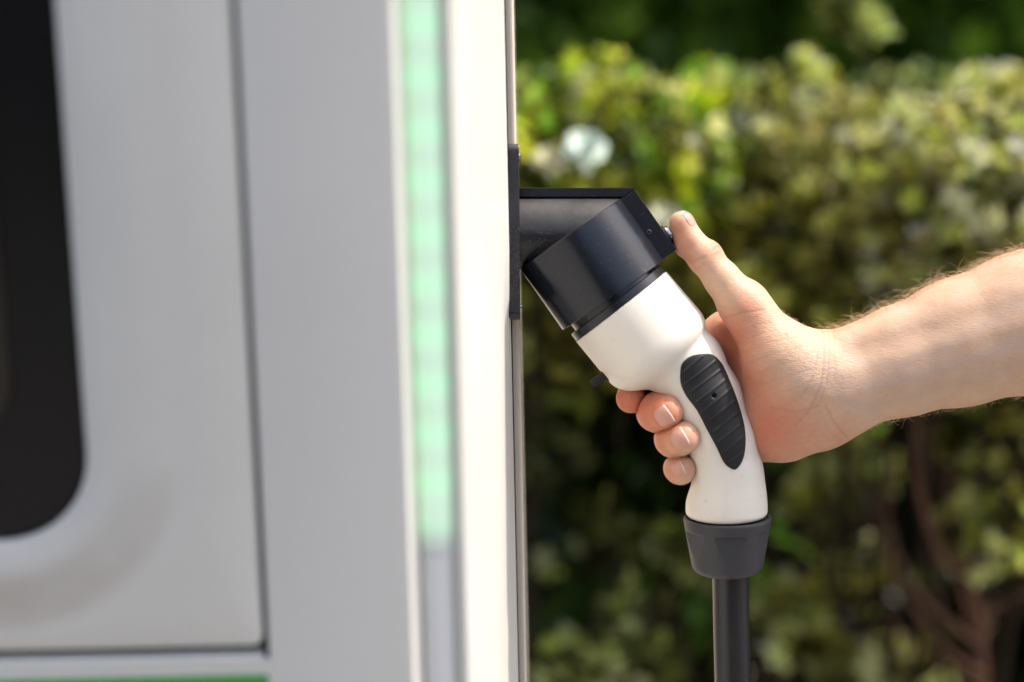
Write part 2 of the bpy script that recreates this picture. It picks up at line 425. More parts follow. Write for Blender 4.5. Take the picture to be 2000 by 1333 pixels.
fd = N(t, 'ShaderNodeMapRange', interpolation_type='SMOOTHSTEP'); fd.inputs['From Min'].default_value = zled-ZB-0.001; fd.inputs['From Max'].default_value = zled-ZB+0.018; t.links.new(sp.outputs['Z'], fd.inputs['Value'])
fm_ = N(t, 'ShaderNodeMath', operation='MULTIPLY'); t.links.new(fd.outputs[0], fm_.inputs[0]); t.links.new(mr.outputs[0], fm_.inputs[1]); t.links.new(fm_.outputs[0], b.inputs['Emission Strength'])
M['led'] = m
M['lens_off'], _, _ = pbr('diffuser', (0.82, 0.82, 0.80), 0.35)
def lens(z0, z1, mat, name):
    P = []
    for k in range(9):
        a = math.pi*k/8; P.append(((xc1+xc2)/2-math.cos(a)*(xc2-xc1)/2*0.98, YF+0.0128-math.sin(a)*0.0035))
    bm = bmesh.new(); prism(bm, P, z0, z1, lambda u, v, h: Vector((u, v, h)))
    return stp(name, bm, mat, smooth=True, angle=60)
lens(zled, ZT-0.03, M['led'], 'light_strip')
lens(ZB+0.05, zled-0.0005, M['lens_off'], 'strip_cover')
# rear shell, gasket line
xr = WX(1016, 0.03)
bm = bmesh.new(); box(bm, XL, xs1+0.0006, 0.0035, 0.010, ZB+0.006, ZT-0.002); stp('gasket', bm, M['gasket'])
bm = bmesh.new(); box(bm, XL, xr, 0.0105, 0.30, ZB, ZT); stp('rear_shell', bm, M['beige'], bevel=(0.002, 3))
bm = bmesh.new(); box(bm, XL-0.01, xr+0.01, YF-0.01, 0.31, ZT+0.001, ZT+0.02); stp('top_cap', bm, M['white'], bevel=(0.006, 3))
bm = bmesh.new(); box(bm, XL-0.0, XL+0.0035, YF, 0.002, ZB, ZT); stp('side_panel', bm, M['white'], bevel=(0.001, 2))

# holster bolted to the side of the station: plate, mitred bracket, sleeve, push button
HF = MF.copy()
def hst(name, bm, mat, parent, bevel=None, smooth=False, angle=None):
    bmesh.ops.transform(bm, matrix=inv @ HF, verts=bm.verts)
    return bm_obj(name, bm, mat, parent, smooth=smooth, angle=angle, bevel=bevel)
bm = bmesh.new()
c5 = rrect(286, 625, -72, 72, 14, 6)
prism(bm, c5, 992.5, 1014.5, lambda u, v, h: L(h+ (u-455)*0.008, u, v))
hol = hst('holster', bm, M['anod_dusty'], st, bevel=(0.0003, 2))
tag(hol, 'black metal holster bracket on the white side panel')
dd = np.array((0.571, 0.821)); ee = np.array((0.821, -0.571)); hc = np.array((1115.0, 457.0))
def dprof(slab0, slab1, r, half, seg=48):
    """outline in (e, z): round barrel joined to a flat slab on its outer side"""
    P = []
    a0 = 0.62
    for k in range(seg+1):
        a = a0+(2*math.pi-2*a0)*k/seg; P.append((r*math.cos(a), r*math.sin(a)))
    return P
# piece 1: horizontal barrel cut obliquely
def cyl1(u, v, h):  # u along +y-up from centre, v = z, h = x
    return L(h, 456-u, v)
bm = bmesh.new()
P = [(71*math.cos(2*math.pi*k/96), 71*math.sin(2*math.pi*k/96)) for k in range(96)]
prism(bm, P, 1014.6, 1300, cyl1)
cut = L(hc[0]-dd[0]*0.3, hc[1]-dd[1]*0.3, 0); nrm = (L(hc[0]+dd[0], hc[1]+dd[1], 0)-L(hc[0], hc[1], 0)).normalized()
r_ = bmesh.ops.bisect_plane(bm, geom=bm.verts[:]+bm.edges[:]+bm.faces[:], plane_co=cut, plane_no=nrm, clear_outer=True)
bmesh.ops.holes_fill(bm, edges=[e for e in bm.edges if e.is_boundary])
hst('bracket_barrel', bm, M['anod_dusty'], hol, smooth=True, angle=35)
bm = bmesh.new()
prism(bm, [(369, -30), (387, -30), (387, 30), (369, 30)], 1014.6, 1400, lambda u, v, h: L(h, u, v))
bmesh.ops.bisect_plane(bm, geom=bm.verts[:]+bm.edges[:]+bm.faces[:], plane_co=cut, plane_no=nrm, clear_outer=True)
bmesh.ops.holes_fill(bm, edges=[e for e in bm.edges if e.is_boundary])
hst('bracket_slab', bm, M['slab'], hol, bevel=(0.0003, 2))
# piece 2: sleeve
def sl_(e, z, h): p = hc+ee*e+dd*h; return L(p[0], p[1], z)
bm = bmesh.new()
lo = []; 
for (r0, h) in ((0.01, 0.6), (119.2, 0.6), (120.5, 1.8), (120.5, 145), (119.5, 146), (113, 146), (112, 145), (112, 60), (0.01, 60)):
    lo.append([bm.verts.new(sl_(r0*math.cos(2*math.pi*k/128), r0*math.sin(2*math.pi*k/128), h)) for k in range(128)])
for i in range(len(lo)-1):
    for k in range(128): bm.faces.new((lo[i][k], lo[i][(k+1) % 128], lo[i+1][(k+1) % 128], lo[i+1][k]))
slv = hst('sleeve', bm, M['anod'], hol, smooth=True, angle=35)
bm = bmesh.new()
prism(bm, [(112, -30), (149.5, -30), (149.5, 30), (112, 30)], 0.3, 143, sl_)
# hollow the slab's inner side is hidden by the barrel
hst('sleeve_slab', bm, M['slab'], hol, bevel=(0.00035, 3))
bm = bmesh.new()   # hex screw recess ring
def disc_ring(bm, c, ax, r0, r1, h0, h1, seg=32):
    ax = Vector(ax).normalized(); s = ax.orthogonal().normalized(); q = ax.cross(s)
    prof_ = [(r0, h0), (r0, h1), (r1, h1), (r1, h0)]
    rings = [[bm.verts.new(c+ax*h+(s*math.cos(2*math.pi*k/seg)+q*math.sin(2*math.pi*k/seg))*r) for k in range(seg)] for r, h in prof_]
    for i in range(4):
        for k in range(seg): bm.faces.new((rings[i][k], rings[i][(k+1) % seg], rings[(i+1) % 4][(k+1) % seg], rings[(i+1) % 4][k]))
def lathe(bm, c, ax, prof_, seg=48):
    ax = Vector(ax).normalized(); s = ax.orthogonal().normalized(); q = ax.cross(s)
    rings = [[bm.verts.new(c+ax*h+(s*math.cos(2*math.pi*k/seg)+q*math.sin(2*math.pi*k/seg))*max(r, 1e-6)) for k in range(seg)] for r, h in prof_]
    for i in range(len(prof_)-1):
        for k in range(seg): bm.faces.new((rings[i][k], rings[i][(k+1) % seg], rings[i+1][(k+1) % seg], rings[i+1][k]))
zc_ = L(1266, 455, 30)
lathe(bm, zc_, (0, 0, 1), [(4.6*U, -1*U), (4.6*U, 0.9*U), (4.0*U, 1.3*U), (3.0*U, 1.3*U), (2.2*U, -0.8*U), (0, -0.8*U)], 24)
hst('socket_screw', bm, M['dksteel'], hol, smooth=True, angle=40)
bax = sl_(1, 0, 0)-sl_(0, 0, 0); bc = sl_(149.5, 0, 110)
bm = bmesh.new(); lathe(bm, bc, bax, [(22*U, -2*U), (22*U, 4*U), (21*U, 5.5*U), (17*U, 6*U), (0, 6*U)])
btn = hst('push_button', bm, M['ring'], hol, smooth=True, angle=40)
bm = bmesh.new(); lathe(bm, bc, bax, [(16.5*U, 5*U), (16.5*U, 11*U), (15*U, 13*U), (10*U, 14*U), (0, 14*U)])
hst('button_cap', bm, M['steel'], btn, smooth=True, angle=50)
# plate screws on the outer face of the mounting plate
for (yy, zz) in ((310, 40), (601, -40), (310, -40), (601, 40)):
    bm = bmesh.new()
    lathe(bm, L(1014.5+(yy-455)*0.008, yy, zz), (1, 0, 0), [(7*U, 0), (7*U, 3*U), (5*U, 4*U), (0, 4*U)], 20)
    hst('plate_screw', bm, M['steel'], hol, smooth=True, angle=40)

# ------------------------------------------------------------------ charging connector
ca = np.array((0.616, 0.788, 0.0), np.float32); cb = np.array((0.788, -0.616, 0.0), np.float32); c0 = np.array((1213.0, 599.0, 0.0), np.float32)
gdown = np.array((0.02, 0.985, -0.16), np.float32); gdown /= np.linalg.norm(gdown)
gend = np.array((1421.0, 1011.0, -28.0), np.float32)
def f_shell(P):
    q = P-c0; t_ = q@ca; bb = q@cb; rd = np.sqrt((bb-0.035*np.clip(t_, 0, 200))**2+q[..., 2]**2)
    rr = 50.0; h0, h1 = -60.0, 150.0
    dx = rd-(111.5-rr+t_*0.012); dy = np.abs(t_-(h0+h1)/2)-((h1-h0)/2-rr)
    cup = np.minimum(np.maximum(dx, dy), 0)+np.sqrt(np.maximum(dx, 0)**2+np.maximum(dy, 0)**2)-rr
    grip = chain(P, [(1290, 640, 0, 66), (1339, 712, 0, 73), (1375, 780, -1, 72), (1408.5, 860, -5, 66.5), (1424, 925, -13, 65), (1425, 962, -19, 68), (1421.5, 992, -25, 76.5), (1421, 1040, -32, 79)], 16)
    k = np.clip(26-bb*0.32, 5, 58)
    h = np.maximum(k-np.abs(cup-grip), 0)/k
    f = np.minimum(cup, grip)-h*h*k*0.25
    top = -t_                                   # cut square under the ring
    f = np.maximum(f, top)
    e = (P-gend)@gdown
    a_ = f; kk = 14.0
    hh = np.maximum(kk-np.abs(a_-e), 0)/kk
    return np.maximum(a_, e)+hh*hh*kk*0.25
con = empty('charging_connector', mat=MF @ Matrix.Translation(L(1430, 1133, -45)))
tag(con, 'cream and black charging connector seated in the holster, gripped by a hand', 'charging connector')
CO = L(1430, 1133, -45)
def lp(P): return La(P)-np.array(CO)
def cpart(name, bm, mat, parent=con, **kw):
    bmesh.ops.translate(bm, vec=-CO, verts=bm.verts)
    return bm_obj(name, bm, mat, parent, **kw)
V, Fc = polygonise(f_shell, np.arange(1080, 1540, 2.6), np.arange(500, 1040, 2.6), np.arange(-130, 130, 2.6))
V, Nn = snap(f_shell, V, 3, 2.0)
shell = mesh_obj('housing', lp(V), Fc, M['shell'], con)
nl = Nn.copy(); nl[:, 1] *= -1
try: shell.data.normals_split_custom_set_from_vertices([tuple(x) for x in nl.tolist()])
except Exception as ex: print('normals', ex)
def c3(p): return L(p[0], p[1], p[2])
cax = L(1000+0.616, 666.5+0.788)-L(1000, 666.5)
bm = bmesh.new(); lathe(bm, c3(c0), cax, [(0, -17*U), (109*U, -17*U), (110.5*U, -15.5*U), (110.5*U, -1.4*U), (109.5*U, 0), (104*U, 1.5*U), (0, 1.5*U)], 128)
cpart('collar', bm, M['ring'], smooth=True, angle=35)
bm = bmesh.new(); lathe(bm, c3(c0), cax, [(0, -60*U), (99*U, -60*U), (99*U, -17*U), (0, -17*U)], 128)
cpart('plug_nose', bm, M['ring'], smooth=True, angle=35)
# latch pin low on the left flank
bm = bmesh.new()
pdir = (L(1150, 752, 0)-L(1184, 731, 0)).normalized()
lathe(bm, L(1190, 729, 10), pdir, [(0, -20*U), (13*U, -20*U), (13*U, 11*U), (12*U, 13*U), (8*U, 13*U), (7.5*U, 40*U), (6.5*U, 42*U), (0, 42*U)], 24)
cpart('latch_pin', bm, M['rubber'], smooth=True, angle=40)
# grip pad
zo = np.array([(545, 180), (560, 110), (620, 60), (700, 42), (780, 45), (840, 90), (880, 150), (930, 270), (980, 400), (1020, 540), (1033, 660), (1025, 780), (1000, 850), (960, 893), (920, 885), (870, 840), (810, 720), (740, 590), (670, 460), (590, 350), (550, 260)], float)
zo = np.stack([1180+zo[:, 0]/3.809, 680+zo[:, 1]/3.809], 1)
def closed_spline(P, n):
    P = np.asarray(P); m_ = len(P); out = []
    for u in np.linspace(0, m_, n, endpoint=False):
        i = int(u); t_ = u-i; a, b_, c_, d_ = P[(i-1) % m_], P[i % m_], P[(i+1) % m_], P[(i+2) % m_]
        out.append(0.5*((2*b_)+(-a+c_)*t_+(2*a-5*b_+4*c_-d_)*t_**2+(-a+3*b_-3*c_+d_)*t_**3))
    return np.array(out)
ol = closed_spline(zo, 420)
mid_ = [np.array((1365, 735.)), np.array((1410, 860.))]
ribs = np.array([((578, 170), (700, 65)), ((583, 262), (798, 97)), ((625, 325), (835, 165)), ((670, 395), (875, 237)), ((712, 465), (912, 305)), ((755, 535), (940, 390)), ((800, 610), (966, 475)), ((835, 685), (990, 565)), ((870, 760), (995, 660)), ((915, 832), (998, 768))], float)
ribs = np.stack([1180+ribs[..., 0]/3.809, 680+ribs[..., 1]/3.809], -1)
def seg_d(P, a, b_):
    ba = b_-a; t_ = np.clip(((P-a)@ba)/(ba@ba), 0, 1); return np.linalg.norm(P-a-t_[:, None]*ba, axis=1)
nr = 84
V2 = []; lev = []
tt = np.concatenate([np.linspace(0, 0.93, nr-6), np.linspace(0.945, 1.0, 6)])
for s in tt:
    for p in ol:
        # spine point nearest to p
        a, b_ = mid_; ba = b_-a; u_ = min(max(((p-a)@ba)/(ba@ba), 0), 1); cpt = a+ba*u_
        V2.append(cpt+(p-cpt)*s); lev.append(s)
V2 = np.array(V2); lev = np.array(lev)
P3 = front_z(f_shell, V2[:, 0], V2[:, 1])
hgt = np.where(lev < 0.9, 3.2, 3.2*np.sqrt(np.clip(1-((lev-0.9)/0.1)**2, 0, 1))-1.2*np.clip((lev-0.97)/0.03, 0, 1))
for a, b_ in ribs: hgt += 1.7*np.exp(-(seg_d(V2, a, b_)/2.2)**2)
hd = np.linalg.norm(V2-np.array((1387.5, 772.0)), axis=1); hgt -= 2.4*np.clip((5.8-hd)/1.5, 0, 1)
g_ = grad(f_shell, P3, 1.0); g_ /= np.linalg.norm(g_, axis=1)[:, None]
P3 = P3+g_*hgt[:, None]
n_o = len(ol); fs = []
for i in range(len(tt)-1):
    for k in range(n_o):
        k2 = (k+1) % n_o
        fs.append((i*n_o+k, (i+1)*n_o+k, (i+1)*n_o+k2, i*n_o+k2))
pad = mesh_obj('grip_pad', lp(P3), fs, M['rubber'], con)
bmt = bmesh.new(); bmt.from_mesh(pad.data); bmesh.ops.remove_doubles(bmt, verts=bmt.verts, dist=1e-5); bmesh.ops.recalc_face_normals(bmt, faces=bmt.faces)
if sum(f.normal.z for f in bmt.faces) < 0: bmesh.ops.reverse_faces(bmt, faces=bmt.faces)
bmt.to_mesh(pad.data); bmt.free(); pad.data.polygons.foreach_set('use_smooth', [True]*len(pad.data.polygons))
hp = front_z(f_shell, np.array([1387.5]), np.array([772.0]))[0]
bm = bmesh.new(); lathe(bm, L(hp[0], hp[1], hp[2]+0.2), (0, 0, 1), [(4.8*U, 0), (4.8*U, 1.0*U), (3*U, 1.3*U), (1.8*U, 0.9*U), (0, 0.9*U)], 24)
cpart('pad_screw', bm, M['hole'], parent=pad, smooth=True, angle=40)
# gland nut with six tapering flats
nutc = Vector(L(1423, 1013.5, -29)); nax = Vector((gdown[0], -gdown[1], gdown[2])).normalized()
s_ = Vector((0, 0, 1)).cross(nax).normalized(); q_ = nax.cross(s_)
prof_ = [(60, 2), (77, 1), (79.5, -1.5), (82.5, -3), (85, -1), (86, 2)]
for h in np.linspace(6, 92, 30): prof_.append((86-(h-6)*0.172, h))
prof_ += [(69.5, 98), (66.5, 103), (61, 108), (53, 111.5), (42, 113), (34, 113), (33, 108)]
seg = 240; bm = bmesh.new(); rings = []
for r0, h in prof_:
    ring = []
    for k in range(seg):
        a = 2*math.pi*k/seg
        r_2 = r0
        if 20 < h < 95:
            aa = (a-R(90)+math.pi/6) % (math.pi/3)-math.pi/6
            apo = 76.3-(h-20)*0.030
            fl = apo/max(math.cos(aa), 0.1)
            blend = min(1, (h-20)/2.5)
            r_2 = min(r0, r0+(fl-r0)*blend) if fl < r0 else r0
        ring.append(bm.verts.new(nutc+nax*h*U+(s_*math.cos(a)+q_*math.sin(a))*r_2*U))
    rings.append(ring)
for i in range(len(rings)-1):
    for k in range(seg): bm.faces.new((rings[i][k], rings[i][(k+1) % seg], rings[i+1][(k+1) % seg], rings[i+1][k]))
cpart('gland_nut', bm, M['nut'], smooth=True, angle=9)
# cable: hangs down, swings out and returns to the foot of the station (path in world space)
Wp = [MF @ L(1427.5, 1110, -44), MF @ L(1431, 1133, -48), MF @ L(1434, 1230, -62), MF @ L(1438, 1333, -78), MF @ L(1445, 1500, -104)]
p_ = Wp[-1]
Wp += [Vector((p_.x+0.004, p_.y+0.002, p_.z-0.08)), Vector((p_.x+0.012, p_.y, p_.z-0.22)), Vector((p_.x+0.016, p_.y-0.01, p_.z-0.42)), Vector((p_.x+0.0, p_.y-0.03, p_.z-0.62)),
       Vector((p_.x-0.05, p_.y-0.04, GROUND+0.10)), Vector((p_.x-0.10, p_.y-0.03, GROUND+0.05)), Vector((xr+0.035, 0.06, GROUND+0.08)), Vector((xr-0.02, 0.10, GROUND+0.16))]
def spline(P, n):
    P = [np.array(p) for p in P]; P = [2*P[0]-P[1]]+P+[2*P[-1]-P[-2]]; out = []
    for i in range(1, len(P)-2):
        for k in range(n):
            t_ = k/n; a, b_, c_, d_ = P[i-1:i+3]
            out.append(0.5*((2*b_)+(-a+c_)*t_+(2*a-5*b_+4*c_-d_)*t_**2+(-a+3*b_-3*c_+d_)*t_**3))
    out.append(P[-2]); return out
MI = MF.inverted()
cp = [MI @ Vector(p) for p in spline(Wp, 8)]
bm = bmesh.new(); tube(bm, cp, 36*U, 40)
cpart('cable', bm, M['cable'], smooth=True, angle=60)

# ------------------------------------------------------------------ person: hand and forearm
FING = {
 'index': [(1505, 715, -60, 62), (1426, 657, -80, 49), (1290, 745, -132, 36), (1242, 776, -80, 31), (1233, 779, -22, 29)],
 'middle': [(1505, 755, -75, 60), (1440, 735, -120, 46), (1310, 790, -112, 40), (1286, 806, -45, 39), (1287, 806, 5, 38.5), (1299, 804, 46, 33.5)],
 'ring': [(1505, 805, -75, 60), (1455, 800, -120, 44), (1345, 850, -112, 38), (1320, 858, -45, 38), (1320, 858, 5, 37), (1331, 853, 48, 32.5)],
 'pinky': [(1505, 845, -60, 52), (1460, 862, -100, 36), (1360, 914, -95, 30), (1330, 917, -45, 29), (1329, 917, 0, 28.5), (1332, 915, 12, 25)],
}
THUMB = [(1446, 593, 18, 43), (1411, 548, 14, 35), (1374, 502, 10, 32.5), (1346, 469, 6, 26.5), (1331.5, 438, 5, 25)]
def f_finger(P, nm): return chain(P, FING[nm], 11)
def f_body(P):
    arm = chain(P, [(3100, 300, -40, 200), (2500, 480, 0, 168), (2200, 571, 0, 152), (2000, 632, 0, 136), (1875, 669, 0, 123), (1760, 706, 0, 106), (1690, 729, 0, 96), (1640, 748, 0, 92), (1600, 762, -2, 96)], 14, 0.74)
    hyp = chain(P, [(1632, 765, 0, 86), (1592, 782, -2, 96), (1530, 818, -16, 82), (1470, 832, -52, 75)], 16, 0.80)
    palm = chain(P, [(1610, 752, -15, 78), (1515, 745, -62, 80), (1450, 745, -110, 66)], 30)
    th = chain(P, [(1600, 742, 2, 82), (1555, 729, 14, 84), (1519, 695, 22, 71), (1469, 624, 20, 48), THUMB[0]], 18)
    tt_ = smin(cone(P, THUMB[0][:3], THUMB[1][:3], 43, 35, 1.12), cone(P, THUMB[1][:3], THUMB[2][:3], 35, 32.5, 1.12), 10)
    tt_ = smin(tt_, cone(P, THUMB[2][:3], THUMB[3][:3], 32, 26.5, 1.15), 10)
    tt_ = smin(tt_, cone(P, THUMB[3][:3], THUMB[4][:3], 26.5, 25.5, 1.18), 8)
    tt_ = smin(tt_, ball(P, (1387, 496, 10), 20, (1, 1, 1.3)), 14)      # knuckle
    tt_ = smin(tt_, ball(P, (1332, 484, 8), 13, (1, 1.2, 1.3)), 18)    # ball of the thumb tip
    tt_ = smin(tt_, ball(P, (1463, 586, 12), 32, (1, 1, 1.1)), 18)
    f = smin(arm, hyp, 26); f = smin(f, palm, 44); f = smin(f, th, 34); f = smin(f, tt_, 20)
    # tendon and bone forms of the wrist
    f = smin(f, cone(P, (1655, 672, 34), (2150, 530, 60), 8, 20), 44)
    f = smin(f, cone(P, (1640, 738, 56), (2150, 585, 84), 9, 12), 44)
    f = smin(f, cone(P, (1645, 768, 54), (2150, 640, 84), 8, 10), 40)
    fi = None
    for nm in ('index', 'middle', 'ring', 'pinky'):
        g = f_finger(P, nm)
        if fi is None: fi = g
        else:
            e = np.abs(fi-g)
            fi = np.minimum(fi, g)+2.6*np.exp(-(e/3.5)**2)
    return smin(f, fi, 20)
xs = np.concatenate([np.arange(1185, 2040, 2.4), 2040+np.cumsum(np.linspace(2.6, 14, 60)), 2600+np.arange(0, 750, 16.0)])
xs = np.unique(np.round(xs, 2))
ys = np.concatenate([np.arange(40, 395, 8.0), np.arange(395, 950, 2.4)]); zs = np.arange(-190, 190, 2.4)
zs = np.arange(-205, 205, 2.4)
V, Fc = polygonise(f_body, xs.astype(np.float32), ys.astype(np.float32), zs.astype(np.float32), 8, 1.6)
V, Nn = snap(f_body, V, 3, 2.0)
# creases pressed into the skin, seen from the front: (points, depth, width)
CR = [([(1414, 621), (1440, 614), (1484, 607)], 1.3, 3.2), ([(1400, 600), (1420, 604)], .7, 3),
      ([(1348, 514), (1360, 507), (1372, 505)], 1.6, 3), ([(1356, 528), (1372, 518)], .8, 3),
      ([(1384, 482), (1396, 474), (1408, 472)], 1.3, 2.6), ([(1388, 492), (1400, 482), (1414, 482)], 1.3, 2.4), ([(1393, 500), (1405, 491), (1420, 491)], 1.0, 2.4), ([(1380, 473), (1393, 466)], .9, 2.4),
      ([(1602, 648), (1598, 700), (1590, 750), (1570, 800), (1545, 830)], 1.2, 3.5), ([(1612, 650), (1608, 700), (1602, 745), (1590, 780)], .9, 3),
      ([(1622, 650), (1618, 700), (1616, 740)], .7, 3), ([(1592, 650), (1586, 690), (1574, 735), (1553, 775)], .8, 3),
      ([(1600, 790), (1618, 822), (1650, 856)], 1.1, 3.5), ([(1500, 795), (1545, 803), (1590, 790)], 1.0, 3.5), ([(1590, 800), (1610, 840), (1640, 866)], .6, 3),
      ([(1455, 690), (1490, 670), (1540, 660)], .5, 3), ([(1462, 708), (1505, 690), (1552, 678)], .6, 3), ([(1470, 730), (1515, 712), (1565, 700)], .6, 3), ([(1480, 750), (1525, 735), (1570, 722)], .6, 3),
      ([(1445, 668), (1480, 652), (1520, 645)], .5, 3), ([(1500, 770), (1540, 757), (1575, 745)], .5, 3), ([(1435, 650), (1470, 636), (1500, 632)], .4, 3)]
disp = np.zeros(len(V))
for pts, dp, wd in CR:
    pts = [np.array(p, float) for p in pts]; dmin = np.full(len(V), 1e9)
    for a, b_ in zip(pts[:-1], pts[1:]): dmin = np.minimum(dmin, seg_d(V[:, :2], a, b_))
    disp -= 0.62*dp*np.exp(-(dmin/(wd*0.72))**2)*(Nn[:, 2] > 0.05)
# slow unevenness of flesh and fine vein ridges
def nz(P, s, seed):
    r0 = np.random.default_rng(seed); o = np.zeros(len(P))
    for _ in range(10):
        k_ = r0.normal(size=3)/s; o += np.sin(P@k_*2*np.pi+r0.uniform(0, 6.28))
    return o/10
disp += nz(V, 90, 1)*0.8+nz(V, 35, 2)*0.35
V = V+Nn*disp[:, None]
per_o = L(2500, 480, 0)
person = empty('person', mat=MF @ Matrix.Translation(per_o))
tag(person, 'bare right forearm and hand gripping the connector, thumb raised onto the button', 'person')
def pp(P): return La(P)-np.array(per_o)

def skin_mat():
    m, t, b = pbr('skin', (0.62, 0.42, 0.33), 0.48, 0, 0.35)
    at = N(t, 'ShaderNodeAttribute', attribute_name='tone')
    sepc = N(t, 'ShaderNodeSeparateColor'); t.links.new(at.outputs['Color'], sepc.inputs[0])
    co = coords(t, 1)
    n1 = N(t, 'ShaderNodeTexNoise', i_Scale=110, i_Detail=5, i_Roughness=0.6); t.links.new(co, n1.inputs['Vector'])
    base = ramp(t, n1.outputs[0], [(0.3, (0.585, 0.375, 0.245)), (0.5, (0.62, 0.41, 0.275)), (0.72, (0.655, 0.445, 0.31))])
    c = mixc(t, sepc.outputs[0], base, (0.58, 0.19, 0.105))
    n2 = N(t, 'ShaderNodeTexNoise', i_Scale=900, i_Detail=3); t.links.new(co, n2.inputs['Vector'])
    c = mixc(t, ramp(t, n2.outputs[0], [(0.60, (0, 0, 0)), (0.75, (.22, .22, .22))]), c, (0.50, 0.27, 0.18))
    # veins
    c = mixc(t, sepc.outputs[2], c, (0.36, 0.34, 0.36))
    c = mixc(t, sepc.outputs[1], c, (0.34, 0.16, 0.11))
    t.links.new(c, b.inputs['Base Color'])
    b.inputs['Subsurface Weight'].default_value = 0.15
    b.inputs['Subsurface Radius'].default_value = (1.0, 0.35, 0.18); b.inputs['Subsurface Scale'].default_value = 0.004
    # fine relief: crossing skin lines + pores
    def lines(rot, sc_, st_):
        c_ = N(t, 'ShaderNodeTexCoord'); mp = N(t, 'ShaderNodeMapping'); mp.inputs['Rotation'].default_value = (0, 0, rot); mp.inputs['Scale'].default_value = sc_
        t.links.new(c_.outputs['Object'], mp.inputs[0]); n_ = N(t, 'ShaderNodeTexNoise', i_Scale=1.0, i_Detail=3, i_Distortion=0.6); t.links.new(mp.outputs[0], n_.inputs['Vector']); return n_.outputs[0]
    l1 = lines(R(35), (420, 1500, 600), 1); l2 = lines(R(-50), (400, 1300, 600), 1)
    a1 = N(t, 'ShaderNodeMath', operation='ADD'); t.links.new(l1, a1.inputs[0]); t.links.new(l2, a1.inputs[1])
    n4 = N(t, 'ShaderNodeTexVoronoi', i_Scale=2600); t.links.new(co, n4.inputs['Vector'])
    a2 = N(t, 'ShaderNodeMath', operation='MULTIPLY_ADD'); a2.inputs[1].default_value = 0.35; t.links.new(n4.outputs['Distance'], a2.inputs[0]); t.links.new(a1.outputs[0], a2.inputs[2])
    bp = N(t, 'ShaderNodeBump', i_Strength=0.22, i_Distance=0.0006); wa = N(t, 'ShaderNodeAttribute', attribute_name='wrinkle'); t.links.new(wa.outputs['Fac'], bp.inputs['Strength']); t.links.new(a2.outputs[0], bp.inputs['Height']); t.links.new(bp.outputs[0], b.inputs['Normal'])
    return m
M['skin'] = skin_mat()
body = mesh_obj('hand_and_forearm', pp(V), Fc, M['skin'], person)
# tone attribute: R redness, G crease tint, B vein
def blob(c, r): return np.exp(-(np.linalg.norm(V[:, :len(c)]-np.array(c), axis=1)/r)**2)
red = 0.03+0.75*np.clip((1345-V[:, 0])/60, 0, 1)*(V[:, 1] > 730)
for c_, r_3, a_ in (((1312, 812, 60), 26, .35), ((1345, 850, 60), 24, .35), ((1350, 915, 40), 22, .3), ((1225, 775), 40, .3), ((1330, 480), 30, .45), ((1345, 515), 22, .35), ((1462, 590), 28, .30), ((1398, 488), 22, .35),
                    ((1425, 660), 55, .75), ((1455, 740), 42, .55), ((1490, 810), 55, .5), ((1560, 850), 70, .30), ((1480, 870), 60, .45), ((1320, 445), 22, .35), ((1640, 850), 30, .25)):
    red += a_*blob(c_, r_3)
red = red*1.15+0.05*np.clip(nz(V, 22, 5)*3, -1, 1)+0.02
for c_, r_3, a_ in (((1900, 700), 160, .12), ((1720, 720), 110, .12), ((1545, 690), 60, .10)): red -= a_*blob(c_, r_3)
crs = np.zeros(len(V))
for pts, dp, wd in CR:
    pts = [np.array(p, float) for p in pts]; dmin = np.full(len(V), 1e9)
    for a, b_ in zip(pts[:-1], pts[1:]): dmin = np.minimum(dmin, seg_d(V[:, :2], a, b_))
    crs = np.maximum(crs, 0.22*dp*np.exp(-(dmin/(wd*0.7))**2))
vein = np.zeros(len(V))
for pts, a_, wd in (([(1605, 720), (1660, 755), (1760, 740), (1880, 700), (2050, 640)], .22, 13), ([(1640, 700), (1740, 715), (1850, 670), (1960, 600), (2080, 560)], .18, 10), ([(1560, 760), (1600, 745), (1640, 780), (1700, 800)], .22, 11), ([(1545, 740), (1580, 700), (1600, 690)], .2, 10), ([(1700, 790), (1800, 760), (1950, 720)], .16, 12)):
    pts = [np.array(p, float) for p in pts]; dmin = np.full(len(V), 1e9)
    for a, b_ in zip(pts[:-1], pts[1:]): dmin = np.minimum(dmin, seg_d(V[:, :2], a, b_))
    vein = np.maximum(vein, a_*np.exp(-(dmin/wd)**2)*(Nn[:, 2] > 0))
ca_ = body.data.color_attributes.new('tone', 'FLOAT_COLOR', 'POINT')
ca_.data.foreach_set('color', np.stack([np.clip(red, 0, 1), np.clip(crs, 0, 1), vein, np.ones(len(V))], 1).astype(np.float32).ravel())

wr = 0.27+0.26*blob((1530, 690), 90)+0.3*blob((1605, 740), 60)+0.25*blob((1400, 490), 28)+0.2*blob((1560, 850), 60)
wa_ = body.data.attributes.new('wrinkle', 'FLOAT', 'POINT'); wa_.data.foreach_set('value', wr.astype(np.float32))

